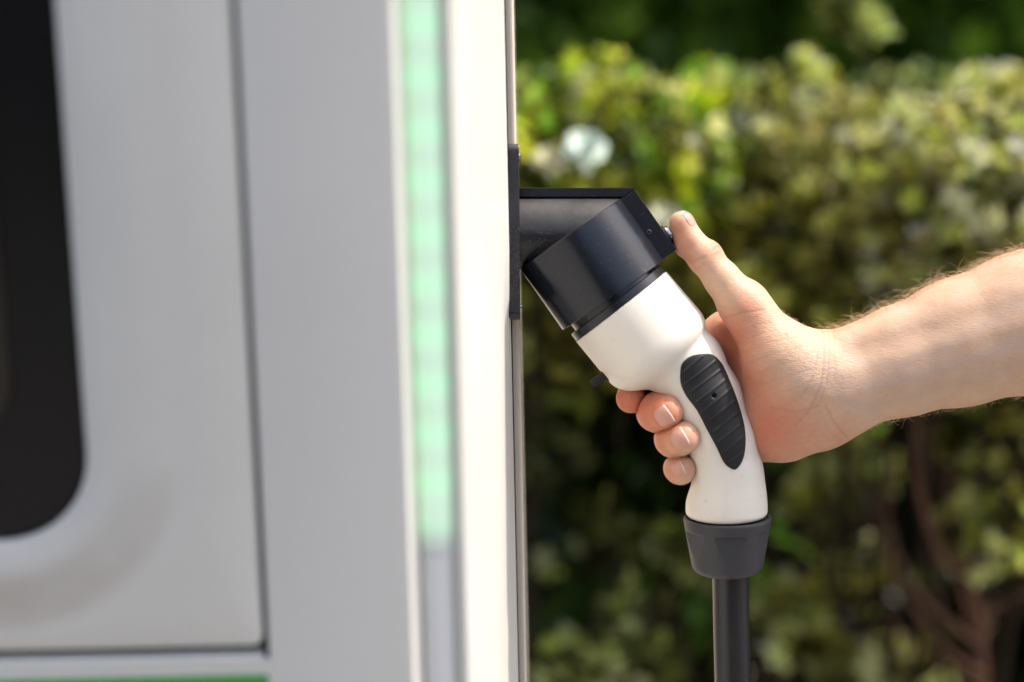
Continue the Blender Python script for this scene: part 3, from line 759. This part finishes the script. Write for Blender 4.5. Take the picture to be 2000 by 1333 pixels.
# fingernails, wrapped on the finish of each fingertip
m, t, b = pbr('nail', (0.66, 0.40, 0.33), 0.28, 0, 0.5)
at = N(t, 'ShaderNodeAttribute', attribute_name='edge')
t.links.new(mixc(t, at.outputs['Fac'], (0.62, 0.31, 0.235), (0.76, 0.60, 0.50)), b.inputs['Base Color'])
b.inputs['Subsurface Weight'].default_value = 0.15; b.inputs['Subsurface Scale'].default_value = 0.002
c1 = coords(t, (1, 1, 1)); M['nail'] = m
def nail(cen, u, nrm_, ln, wd, base_round=0.35):
    cen, u, nrm_ = [np.array(a, float) for a in (cen, u, nrm_)]
    nrm_ /= np.linalg.norm(nrm_); u = u-(u@nrm_)*nrm_; u /= np.linalg.norm(u); s = np.cross(nrm_, u)
    A, B_ = 28, 24; G = []; E = []
    for i in range(A+1):
        for j in range(B_+1):
            a = i/A; b_ = j/B_*2-1
            # outline: rounded root, gently rounded free edge
            w_ = wd*math.sqrt(max(0.0, 1-max(0, (0.42-a)/0.42)**2*0.92))
            l_ = (a-0.5)*ln-0.10*ln*b_*b_*a
            G.append(cen+u*l_+s*(b_*w_)+nrm_*30); E.append(np.clip((a-0.91)/0.05, 0, 1))
    G = np.array(G, np.float32)
    for _ in range(50): G = G-nrm_.astype(np.float32)*(f_body(G)*0.8)[:, None]
    jj = np.tile(np.arange(B_+1), A+1)/B_*2-1; ii = np.repeat(np.arange(A+1), B_+1)/A
    lift = 1.5*np.sqrt(np.clip(1-np.abs(jj)**6, 0, 1))*np.clip(ii*6, 0.1, 1)+0.4*np.clip((ii-.85)/.15, 0, 1)-0.45
    top = G+nrm_*lift[:, None]; bot = G-nrm_*1.5
    fs = []; n1 = (A+1)*(B_+1)
    for i in range(A):
        for j in range(B_):
            q = (i*(B_+1)+j, i*(B_+1)+j+1, (i+1)*(B_+1)+j+1, (i+1)*(B_+1)+j); fs.append(q); fs.append(tuple(n1+x for x in q[::-1]))
    bd = [(i, 0) for i in range(A)]+[(A, j) for j in range(B_)]+[(i, B_) for i in range(A, 0, -1)]+[(0, j) for j in range(B_, 0, -1)]
    bi = [i*(B_+1)+j for i, j in bd]
    for k in range(len(bi)):
        a, b_ = bi[k], bi[(k+1) % len(bi)]; fs.append((a, b_, n1+b_, n1+a))
    o = mesh_obj('fingernail', pp(np.concatenate([top, bot])), fs, M['nail'], person)
    bmt = bmesh.new(); bmt.from_mesh(o.data); bmesh.ops.recalc_face_normals(bmt, faces=bmt.faces); bmt.to_mesh(o.data); bmt.free()
    at_ = o.data.attributes.new('edge', 'FLOAT', 'POINT'); e2 = np.concatenate([E, E]).astype(np.float32); at_.data.foreach_set('value', e2)
    return o
nail((1295, 809, 60), (0.80, -0.50, 0.45), (-0.30, 0.28, 0.92), 34, 20)
nail((1326, 852, 62), (0.80, -0.52, 0.45), (-0.34, 0.28, 0.90), 32, 18.5)
nail((1323, 915, 30), (0.75, -0.45, 0.50), (-0.42, 0.20, 0.88), 25, 14)
nail((1338, 432, 10), (-0.50, -0.86, 0.0), (0.52, -0.28, 0.81), 40, 15)

# arm hair
def hairs():
    sel = []
    up = (Nn[:, 1] < -0.45) & (V[:, 0] > 1612) & (V[:, 0] < 2120) & (Nn[:, 2] < 0.40) & (Nn[:, 2] > -0.5)
    lo = (Nn[:, 1] > 0.55) & (V[:, 0] > 1690) & (V[:, 0] < 2120) & (Nn[:, 2] < 0.45)
    th_ = (Nn[:, 1] < -0.5) & (V[:, 0] > 1500) & (V[:, 0] < 1612)
    fr = (Nn[:, 2] > 0.5) & (V[:, 0] > 1760) & (V[:, 1] < 640)
    for msk, cnt, ln in ((up, 700, 34), (lo, 330, 24), (th_, 60, 16), (fr, 130, 16)):
        ix = np.flatnonzero(msk)
        if len(ix) == 0: continue
        ch = rng.choice(ix, min(cnt, len(ix)), replace=False)
        for i in ch: sel.append((i, ln))
    vs, fs = [], []
    ad = np.array((-0.93, 0.30, 0.1))
    for i, ln in sel:
        n_ = Nn[i]; p = V[i]-n_*1.0
        l_ = ln*rng.uniform(0.45, 1.35)
        tdir = ad-(ad@n_)*n_; tdir = tdir/np.linalg.norm(tdir); tdir = tdir*rng.choice([1, 1, 1, -1])+rng.normal(size=3)*0.7
        tdir = tdir-(tdir@n_)*n_; tdir /= np.linalg.norm(tdir)+1e-6
        rise = rng.uniform(0.45, 0.95); curl = rng.uniform(0.8, 3.6)
        base = len(vs); S = 6; cur = p.copy(); ang = math.asin(rise)*1.3
        rad = rng.uniform(0.24, 0.44)
        for s in range(S+1):
            w_ = rad*(1-0.75*s/S)
            side = np.cross(tdir, n_)
            for k in range(3):
                a = 2*math.pi*k/3; vs.append(cur+(side*math.cos(a)+n_*math.sin(a))*w_)
            if s < S:
                for k in range(3):
                    a0 = base+s*3+k; a1 = base+s*3+(k+1) % 3; fs.append((a0, a1, a1+3, a0+3))
            th2 = ang-curl*s/S
            cur = cur+(tdir*math.cos(th2)+n_*math.sin(th2))*l_/S
    return np.array(vs), fs
hv, hf = hairs()
m, t, b = pbr('arm_hair', (0.66, 0.46, 0.25), 0.35, 0, 0.6); M['hair'] = m
mesh_obj('arm_hair', pp(hv), hf, M['hair'], person)

# ------------------------------------------------------------------ planting behind
def leaf_mat(name, rough=0.34, trans=0.26):
    m = bpy.data.materials.new(name); m.use_nodes = True; t = m.node_tree; t.nodes.clear()
    at = N(t, 'ShaderNodeAttribute', attribute_name='leafcol')
    b = N(t, 'ShaderNodeBsdfPrincipled'); b.inputs['Roughness'].default_value = rough; b.inputs['Specular IOR Level'].default_value = 0.28
    tr = N(t, 'ShaderNodeBsdfTranslucent'); mx = N(t, 'ShaderNodeMixShader'); mx.inputs[0].default_value = trans
    g = mixc(t, 0.5, at.outputs['Color'], (1.0, 1.0, 0.25), 'MULTIPLY')
    t.links.new(at.outputs['Color'], b.inputs['Base Color']); t.links.new(g, tr.inputs['Color'])
    t.links.new(b.outputs[0], mx.inputs[1]); t.links.new(tr.outputs[0], mx.inputs[2])
    o = N(t, 'ShaderNodeOutputMaterial'); t.links.new(mx.outputs[0], o.inputs['Surface']); return m
M['leaf'] = leaf_mat('leaf')
m, t, b = pbr('bark', (0.10, 0.055, 0.035), 0.85)
n = N(t, 'ShaderNodeTexNoise', i_Scale=40, i_Detail=8); t.links.new(coords(t, (1, 1, 0.2)), n.inputs['Vector'])
t.links.new(ramp(t, n.outputs[0], [(0.3, (0.08, 0.04, 0.024)), (0.7, (0.17, 0.090, 0.052))]), b.inputs['Base Color']); M['bark'] = m; M['stem'] = pbr('dark_stem', (0.035, 0.024, 0.014), 0.9, 0, 0.15)[0]; t.nodes['Principled BSDF'].inputs['Specular IOR Level'].default_value = 0.2

def leaves_mesh(cent, axis, size, cols, edge_cols, aspect=0.5, spread=0.9, per=12, sprig=0.06, seed=1, gain=1.7):
    """each sprig: `per` leaves along a short axis; returns verts, faces, colours per corner-vertex"""
    r0 = np.random.default_rng(seed); n_ = len(cent)
    c = np.repeat(cent, per, 0); ax = np.repeat(axis, per, 0); col = np.repeat(cols, per, 0); ec = np.repeat(edge_cols, per, 0)
    m_ = len(c); tpos = np.tile(np.linspace(0, 1, per), n_)
    perp = r0.normal(size=(m_, 3)); perp -= (perp*ax).sum(1)[:, None]*ax; perp /= np.linalg.norm(perp, axis=1)[:, None]
    root = c+ax*(tpos*sprig)[:, None]
    d = ax*(0.25+0.7*tpos)[:, None]+perp*spread; d /= np.linalg.norm(d, axis=1)[:, None]
    nr_ = r0.normal(size=(m_, 3))*0.5+ax; nr_ -= (nr_*d).sum(1)[:, None]*d; nr_ /= np.linalg.norm(nr_, axis=1)[:, None]
    s = np.cross(d, nr_); ln = size*r0.uniform(0.65, 1.25, m_)[:, None]; wd = ln*aspect*0.5
    fold = nr_*wd*0.35
    v = [root, root+d*ln*0.35+s*wd+fold, root+d*ln*0.72+s*wd*0.75+fold, root+d*ln-nr_*ln*0.08, root+d*ln*0.72-s*wd*0.75+fold, root+d*ln*0.35-s*wd+fold, root+d*ln*0.5]
    V_ = np.stack(v, 1).reshape(-1, 3)
    jit = r0.uniform(0.75, 1.25, (m_, 1))
    ccol = np.clip(col*jit*gain, 0, .75); ecol = np.clip(ec*jit*gain, 0, .75)
    CC = np.stack([ccol, ecol, ecol, ecol, ecol, ecol, ccol], 1).reshape(-1, 3)
    b0 = np.arange(m_)*7
    tri = [(0, 1, 6), (1, 2, 6), (2, 3, 6), (3, 4, 6), (4, 5, 6), (5, 0, 6)]
    F_ = np.concatenate([np.stack([b0+a, b0+b_, b0+c_], 1) for a, b_, c_ in tri])
    return V_, F_, CC
def pick(pal, n_, r0):
    pal = np.array(pal, float); w_ = pal[:, -1]/pal[:, -1].sum(); i = r0.choice(len(pal), n_, p=w_)
    return pal[i, 0:3], pal[i, 3:6]
def shrub(name, label, cat, blobs, pal, size, n_sprig, seed, per=12, sprig=0.013, aspect=0.5, group=None, stems=7, up=0.5, clump=0.030, each=5, gain=3.1):
    """blobs: (px, py, depth m, half width px, half depth m, half height px): ellipsoids standing at real distances, filled with loose clumps"""
    r0 = np.random.default_rng(seed)
    bl = [(at_depth(px, py-(62 if py < 480 and px < 2500 and name != 'tall_sapling' else 0), dp), rx*dp/4722, ry, rz*dp/4722) for px, py, dp, rx, ry, rz in blobs]
    vol = np.array([rx*rz for _, rx, ry, rz in bl]); pb = vol/vol.sum()
    cs_, as_, br_ = [], [], []
    for k in range(n_sprig//each):
        c_, rx, ry, rz = bl[r0.choice(len(bl), p=pb)]
        d = r0.normal(size=3); d /= np.linalg.norm(d)
        rr = r0.uniform(0.35, 1)**0.6
        pc = np.array(c_)+d*rr*np.array((rx, ry, rz))
        bright = 0.16+2.3*r0.uniform()**2.4
        for q in range(each):
            p = pc+r0.normal(size=3)*clump
            qn = (p-np.array(c_))/np.array((rx, ry+0.03, rz)); ql = np.linalg.norm(qn)
            if ql > 1.15: p = np.array(c_)+(p-np.array(c_))*(1.15/ql)
            if p[2] < GROUND+0.03: continue
            a = d*0.6+np.array((0, 0, up))+r0.normal(size=3)*0.45; a /= np.linalg.norm(a)
            cs_.append(p); as_.append(a); br_.append(bright*r0.uniform(0.6, 1.4))
    cs_ = np.array(cs_); as_ = np.array(as_)
    c1, c2 = pick(pal, len(cs_), r0); br_ = np.array(br_)[:, None]
    V_, F_, CC = leaves_mesh(cs_, as_, size, c1*br_, c2*br_, aspect, 0.9, per, sprig, seed, gain)
    xm = np.mean([b_[0].x for b_ in bl]); ym = np.mean([b_[0].y for b_ in bl])
    root = Vector((xm, ym, GROUND)); e = empty(name, root)
    tag(e, label, cat, group)
    o = mesh_obj('foliage', V_-np.array(root), F_, M['leaf'], e)
    ca2 = o.data.color_attributes.new('leafcol', 'FLOAT_COLOR', 'POINT')
    ca2.data.foreach_set('color', np.concatenate([CC, np.ones((len(CC), 1))], 1).astype(np.float32).ravel())
    bm = bmesh.new()
    for k in range(stems):
        c_, rx, ry, rz = bl[k % len(bl)]
        end = Vector(c_)+Vector((r0.uniform(-.6, .6)*rx, r0.uniform(-.5, .5)*ry, r0.uniform(0, .6)*rz))
        st_ = root+Vector((r0.uniform(-.12, .12), r0.uniform(-.08, .08), -0.01))
        md = st_.lerp(end, 0.5)+Vector((r0.uniform(-.08, .08), r0.uniform(-.06, .06), 0.03))
        pts = [Vector(q) for q in spline([st_, md, end], 6)]
        n2 = len(pts); r_0 = r0.uniform(0.004, 0.008)
        tube(bm, [q-root for q in pts], [r_0*(1-0.75*i/n2) for i in range(n2)], 7)
    bm_obj('stem', bm, M['stem'], e, smooth=True)
    return e
#            centre colour             margin colour           weight
CHART = [(0.13, 0.18, 0.006, 0.20, 0.25, 0.010, 4), (0.26, 0.28, 0.02, 0.36, 0.36, 0.07, 3), (0.05, 0.10, 0.008, 0.075, 0.13, 0.012, 3.5), (0.34, 0.36, 0.12, 0.5, 0.5, 0.24, 1)]
VARIE = [(0.13, 0.17, 0.03, 0.52, 0.45, 0.12, 5), (0.06, 0.09, 0.008, 0.20, 0.19, 0.035, 3), (0.36, 0.33, 0.06, 0.62, 0.53, 0.19, 3)]
OLIVE = [(0.08, 0.090, 0.015, 0.19, 0.165, 0.025, 5), (0.13, 0.13, 0.016, 0.34, 0.29, 0.065, 3), (0.035, 0.045, 0.008, 0.06, 0.07, 0.012, 3)]
GREYG = [(0.08, 0.11, 0.025, 0.13, 0.16, 0.045, 5), (0.14, 0.16, 0.04, 0.28, 0.28, 0.10, 3), (0.04, 0.07, 0.015, 0.06, 0.1, 0.03, 2)]
DARKG = [(0.022, 0.045, 0.004, 0.03, 0.055, 0.006, 5), (0.08, 0.13, 0.008, 0.10, 0.16, 0.012, 3)]
SHADEG = [(0.010, 0.007, 0.003, 0.012, 0.009, 0.004, 5), (0.008, 0.010, 0.002, 0.012, 0.014, 0.003, 2)]  # near-black leaves: shade low in the hedge put into their colour
BROAD = [(0.035, 0.085, 0.008, 0.045, 0.10, 0.010, 5), (0.06, 0.12, 0.015, 0.08, 0.15, 0.02, 2)]
PALE = [(0.17, 0.20, 0.045, 0.38, 0.37, 0.12, 5), (0.09, 0.12, 0.015, 0.18, 0.20, 0.04, 3)]
G1 = 'shrubs planted behind the charging station'
shrub('broadleaf_shrub', 'yellow-green leafy shrub in full sun beside the charging station', 'shrub',
      [(1120, 345, 1.98, 120, .07, 110), (1280, 375, 1.96, 100, .07, 110), (1060, 430, 1.95, 110, .08, 110), (1170, 255, 2.03, 60, .04, 50), (1390, 290, 2.1, 50, .04, 55), (930, 360, 2.0, 130, .08, 120), (1320, 420, 2.0, 70, .06, 60)], CHART, 0.0125, 1500, 11, per=13)
shrub('variegated_shrub', 'cream-edged variegated shrub rising above the forearm', 'shrub',
      [(1770, 440, 1.92, 150, .07, 125), (1930, 400, 1.88, 140, .07, 150), (1990, 500, 1.9, 130, .08, 120), (1850, 500, 1.92, 140, .08, 110), (2180, 440, 1.92, 170, .1, 160), (1565, 300, 2.0, 70, .05, 90)], VARIE, 0.0120, 2000, 12, per=13)
shrub('tall_sapling', 'thin pale-leaved shoot standing up alone above the other shrubs', 'sapling',
      [(1652, 20, 2.1, 16, .015, 26), (1680, 75, 2.1, 26, .015, 30)], GREYG+VARIE[:1], 0.013, 40, 21, per=11, clump=0.007, gain=2.2, stems=2)
shrub('grey_green_shrub', 'fine grey-green shrub between the yellow and the cream-edged ones', 'shrub',
      [(1450, 330, 2.2, 130, .08, 75), (1620, 345, 2.25, 130, .08, 70), (1540, 420, 2.2, 150, .08, 80), (1800, 300, 2.25, 150, .08, 60)], GREYG, 0.0100, 1400, 13, per=14)
shrub('olive_shrub', 'dull olive shrub directly behind the raised thumb and wrist', 'shrub',
      [(1420, 490, 2.05, 130, .08, 120), (1580, 500, 2.0, 140, .08, 120), (1720, 580, 2.0, 130, .08, 90), (1330, 620, 2.08, 110, .08, 110), (1500, 660, 2.08, 130, .08, 90), (1100, 620, 2.08, 110, .08, 140), (1900, 600, 2.05, 150, .08, 90)], OLIVE, 0.0120, 1900, 14, per=12)
shrub('laurel_shrub', 'dark broad-leaved shrub low behind the fingers', 'shrub',
      [(1210, 890, 2.15, 100, .07, 80), (1130, 1000, 2.2, 90, .08, 110), (1270, 1060, 2.25, 100, .08, 90), (1480, 790, 2.3, 130, .08, 90)], BROAD, 0.065, 110, 15, per=5, sprig=0.08, aspect=0.55, each=4, clump=0.03, gain=1.3)  # low shrubs get less gain: shade from taller planting put in leaf colour
shrub('low_variegated_shrub', 'small pale-edged shrub at the bottom beside the hanging cable', 'shrub',
      [(1300, 1130, 2.05, 55, .04, 85), (1180, 1310, 2.05, 130, .07, 40), (1260, 1230, 2.05, 50, .05, 60), (1060, 850, 2.08, 60, .05, 80), (1090, 1060, 2.15, 40, .04, 40), (1190, 1020, 2.1, 30, .03, 40)], PALE, 0.0125, 220, 16, per=12, clump=0.018, gain=1.8)
shrub('sprawling_shrub', 'sparse pale-leaved shrub low on the far side of the cable', 'shrub',
      [(1600, 990, 2.1, 50, .05, 55), (1560, 1210, 2.05, 60, .05, 50), (1690, 1140, 2.1, 50, .05, 45), (1950, 880, 1.98, 80, .07, 75), (1950, 1050, 2.0, 70, .05, 60), (1640, 1320, 2.05, 90, .05, 40), (1780, 1310, 2.15, 90, .07, 40), (1690, 900, 2.15, 60, .05, 40)], PALE+OLIVE[:1], 0.0125, 300, 17, per=12, clump=0.018, gain=1.8)
shrub('undergrowth_shrub', 'low near-black evergreen growth at the foot of the hedge', 'shrub',
      [(1100, 1330, 2.55, 150, .12, 160), (1400, 1330, 2.6, 160, .12, 170), (1700, 1330, 2.55, 160, .12, 170), (2000, 1300, 2.5, 160, .12, 190), (2250, 1300, 2.5, 160, .12, 190)], DARKG[:1]+SHADEG[:1], 0.035, 1500, 19, per=9, clump=0.03, gain=0.9)
# evergreen hedge far behind, dense and tall
def hedge():
    r0 = np.random.default_rng(30); n_ = 8000
    X = np.where(r0.uniform(size=n_) < 0.65, r0.uniform(-0.2, 1.3, n_), r0.uniform(-2.2, 3.4, n_)); Z = GROUND+r0.uniform(0.0, 1, n_)**0.8*3.0; Y = 2.15+r0.uniform(0, .35, n_)+0.12*np.sin(X*5)+0.1*np.sin(Z*7+X*3)-0.12*(Z > -0.3)
    cs_ = np.stack([X, Y, Z], 1); as_ = r0.normal(size=(n_, 3))*0.6+np.array((0, -0.6, 0.5)); as_ /= np.linalg.norm(as_, axis=1)[:, None]
    c1, c2 = pick(DARKG, n_, r0); d1, d2 = pick(SHADEG, n_, r0); lowm = (Z < -0.45+0.06*np.sin(X*7))[:, None]; c1 = np.where(lowm, d1, c1); c2 = np.where(lowm, d2, c2)  # shade low down painted by swapping in the near-black leaf colours
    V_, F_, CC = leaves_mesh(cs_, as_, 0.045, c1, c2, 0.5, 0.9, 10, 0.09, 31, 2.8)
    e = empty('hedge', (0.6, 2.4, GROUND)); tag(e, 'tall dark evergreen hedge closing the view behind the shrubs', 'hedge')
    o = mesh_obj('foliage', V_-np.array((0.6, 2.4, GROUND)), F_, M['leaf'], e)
    ca2 = o.data.color_attributes.new('leafcol', 'FLOAT_COLOR', 'POINT'); ca2.data.foreach_set('color', np.concatenate([CC, np.ones((len(CC), 1))], 1).astype(np.float32).ravel())
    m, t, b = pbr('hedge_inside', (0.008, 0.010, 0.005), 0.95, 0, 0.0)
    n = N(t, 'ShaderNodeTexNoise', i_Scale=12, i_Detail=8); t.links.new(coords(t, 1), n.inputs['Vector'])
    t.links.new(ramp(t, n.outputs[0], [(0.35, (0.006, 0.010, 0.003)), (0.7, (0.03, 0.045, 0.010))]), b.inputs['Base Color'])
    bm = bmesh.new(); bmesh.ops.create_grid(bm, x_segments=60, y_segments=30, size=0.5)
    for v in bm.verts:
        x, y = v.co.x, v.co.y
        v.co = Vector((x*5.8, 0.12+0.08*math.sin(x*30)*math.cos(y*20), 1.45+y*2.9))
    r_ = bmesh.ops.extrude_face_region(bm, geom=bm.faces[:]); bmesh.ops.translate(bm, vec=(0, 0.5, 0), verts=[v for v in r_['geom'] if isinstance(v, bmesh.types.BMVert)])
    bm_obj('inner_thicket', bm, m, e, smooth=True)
hedge()
def added_rear_hedge():  # unseen hedge added behind the viewer to darken reflections and cut sky fill
    r0 = np.random.default_rng(40); n_ = 3600
    X = r0.uniform(-7, 7, n_); Z = GROUND+r0.uniform(0.02, 1, n_)*3.3; Y = -6.0+r0.uniform(-.3, .25, n_)+0.2*np.sin(X*1.7)
    cs_ = np.stack([X, Y, Z], 1); as_ = r0.normal(size=(n_, 3))*0.6+np.array((0, 0.7, 0.4)); as_ /= np.linalg.norm(as_, axis=1)[:, None]
    c1, c2 = pick(DARKG+OLIVE, n_, r0)
    V_, F_, CC = leaves_mesh(cs_, as_, 0.16, c1, c2, 0.5, 0.9, 7, 0.2, 41, 1.0)
    org = np.array((0, -6.2, GROUND)); e = empty('hedge', tuple(org)); tag(e, 'unseen green hedge added behind the viewer to darken reflections', 'hedge')
    o = mesh_obj('foliage', V_-org, F_, M['leaf'], e)
    ca2 = o.data.color_attributes.new('leafcol', 'FLOAT_COLOR', 'POINT'); ca2.data.foreach_set('color', np.concatenate([CC, np.ones((len(CC), 1))], 1).astype(np.float32).ravel())
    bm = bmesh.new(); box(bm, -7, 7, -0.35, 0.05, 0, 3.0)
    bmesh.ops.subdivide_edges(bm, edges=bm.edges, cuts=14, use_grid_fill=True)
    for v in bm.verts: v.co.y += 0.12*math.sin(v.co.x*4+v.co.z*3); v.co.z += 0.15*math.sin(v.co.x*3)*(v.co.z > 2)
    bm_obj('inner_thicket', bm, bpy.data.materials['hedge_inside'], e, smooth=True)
added_rear_hedge()
# bare woody shrub at the lower right
bw = at_depth(1850, 1180, 2.12); bwr = Vector((bw.x, bw.y, GROUND)); ew = empty('woody_shrub', bwr)
tag(ew, 'bare reddish-brown branches low under the forearm', 'shrub')
bm = bmesh.new()
for pts, r0_ in (([(1960, 1600), (1915, 1260), (1840, 1090), (1790, 930), (1795, 760)], .015), ([(1915, 1262), (1865, 1225), (1790, 1150), (1735, 1020), (1745, 880)], .010), ([(1905, 1240), (1935, 1195), (1990, 1165), (2120, 1120)], .008),
                 ([(1925, 1320), (1850, 1270), (1755, 1140), (1700, 980), (1660, 860)], .008), ([(1900, 1230), (1870, 1120), (1850, 1000), (1870, 850)], .009), ([(1930, 1350), (1830, 1290), (1745, 1210), (1730, 1090)], .004), ([(1915, 1262), (1940, 1200), (1905, 1150), (1920, 1000), (1890, 870)], .005)):
    q = [at_depth(px, py, 2.0+0.03*math.sin(px*0.02)) for k, (px, py) in enumerate(pts)]
    if pts[0][1] > 1500: q[0].z = GROUND-0.01
    pl = [Vector(a)-bwr for a in spline(q, 8)]; n2 = len(pl)
    tube(bm, pl, [r0_*0.34*(1-0.4*i/n2)*(1+0.12*math.sin(i*1.7)) for i in range(n2)], 9)
bm_obj('branch', bm, M['bark'], ew, smooth=True)
# white blossoms held out of the yellow-green shrub
mf, t, b = pbr('petal', (0.72, 0.80, 0.70), 0.5); 
for k, (px, py, dp, s, lb, colr) in enumerate(((1142, 296, 2.05, .017, 'white rounded blossom over the mounting plate', (0.70, 0.80, 0.70)), (1072, 318, 2.05, .013, 'cream blossom close beside the post above the bracket', (0.62, 0.60, 0.38)), (1298, 432, 2.1, .014, 'pale blossom peeking out just behind the thumb tip', (0.66, 0.66, 0.50)))):
    mk, _, _ = pbr('petal_tint', colr, 0.5)
    p = at_depth(px, py, dp-0.22); e = empty('flower', p); tag(e, lb, 'flower', 'pale blossoms among the shrubs')
    bm = bmesh.new()
    for j in range(14):
        a = 2.4*j; el = 0.2+0.09*j
        d = Vector((math.cos(a)*math.cos(el), -math.sin(el)*0.6+math.sin(a)*0.3, math.sin(a)*math.cos(el)+0.25)).normalized()
        sd = d.orthogonal().normalized(); nn_ = d.cross(sd)
        P_ = [Vector((0, 0, 0)), d*s*.5+sd*s*.42+nn_*s*.08, d*s*.95+sd*s*.28, d*s*1.08, d*s*.95-sd*s*.28, d*s*.5-sd*s*.42+nn_*s*.08]
        bm.faces.new([bm.verts.new(x) for x in P_])
    me = bpy.data.meshes.new('petals'); bm.to_mesh(me); bm.free(); o = bpy.data.objects.new('petals', me); C.objects.link(o); me.materials.append(mk); o.parent = e
    bm = bmesh.new(); dn = Vector((0.0, 0.22, -0.02)); tube(bm, [Vector((0, 0, 0)), dn*0.5+Vector((0, 0, .01)), dn], 0.0018, 6); bm_obj('stalk', bm, M['bark'], e)
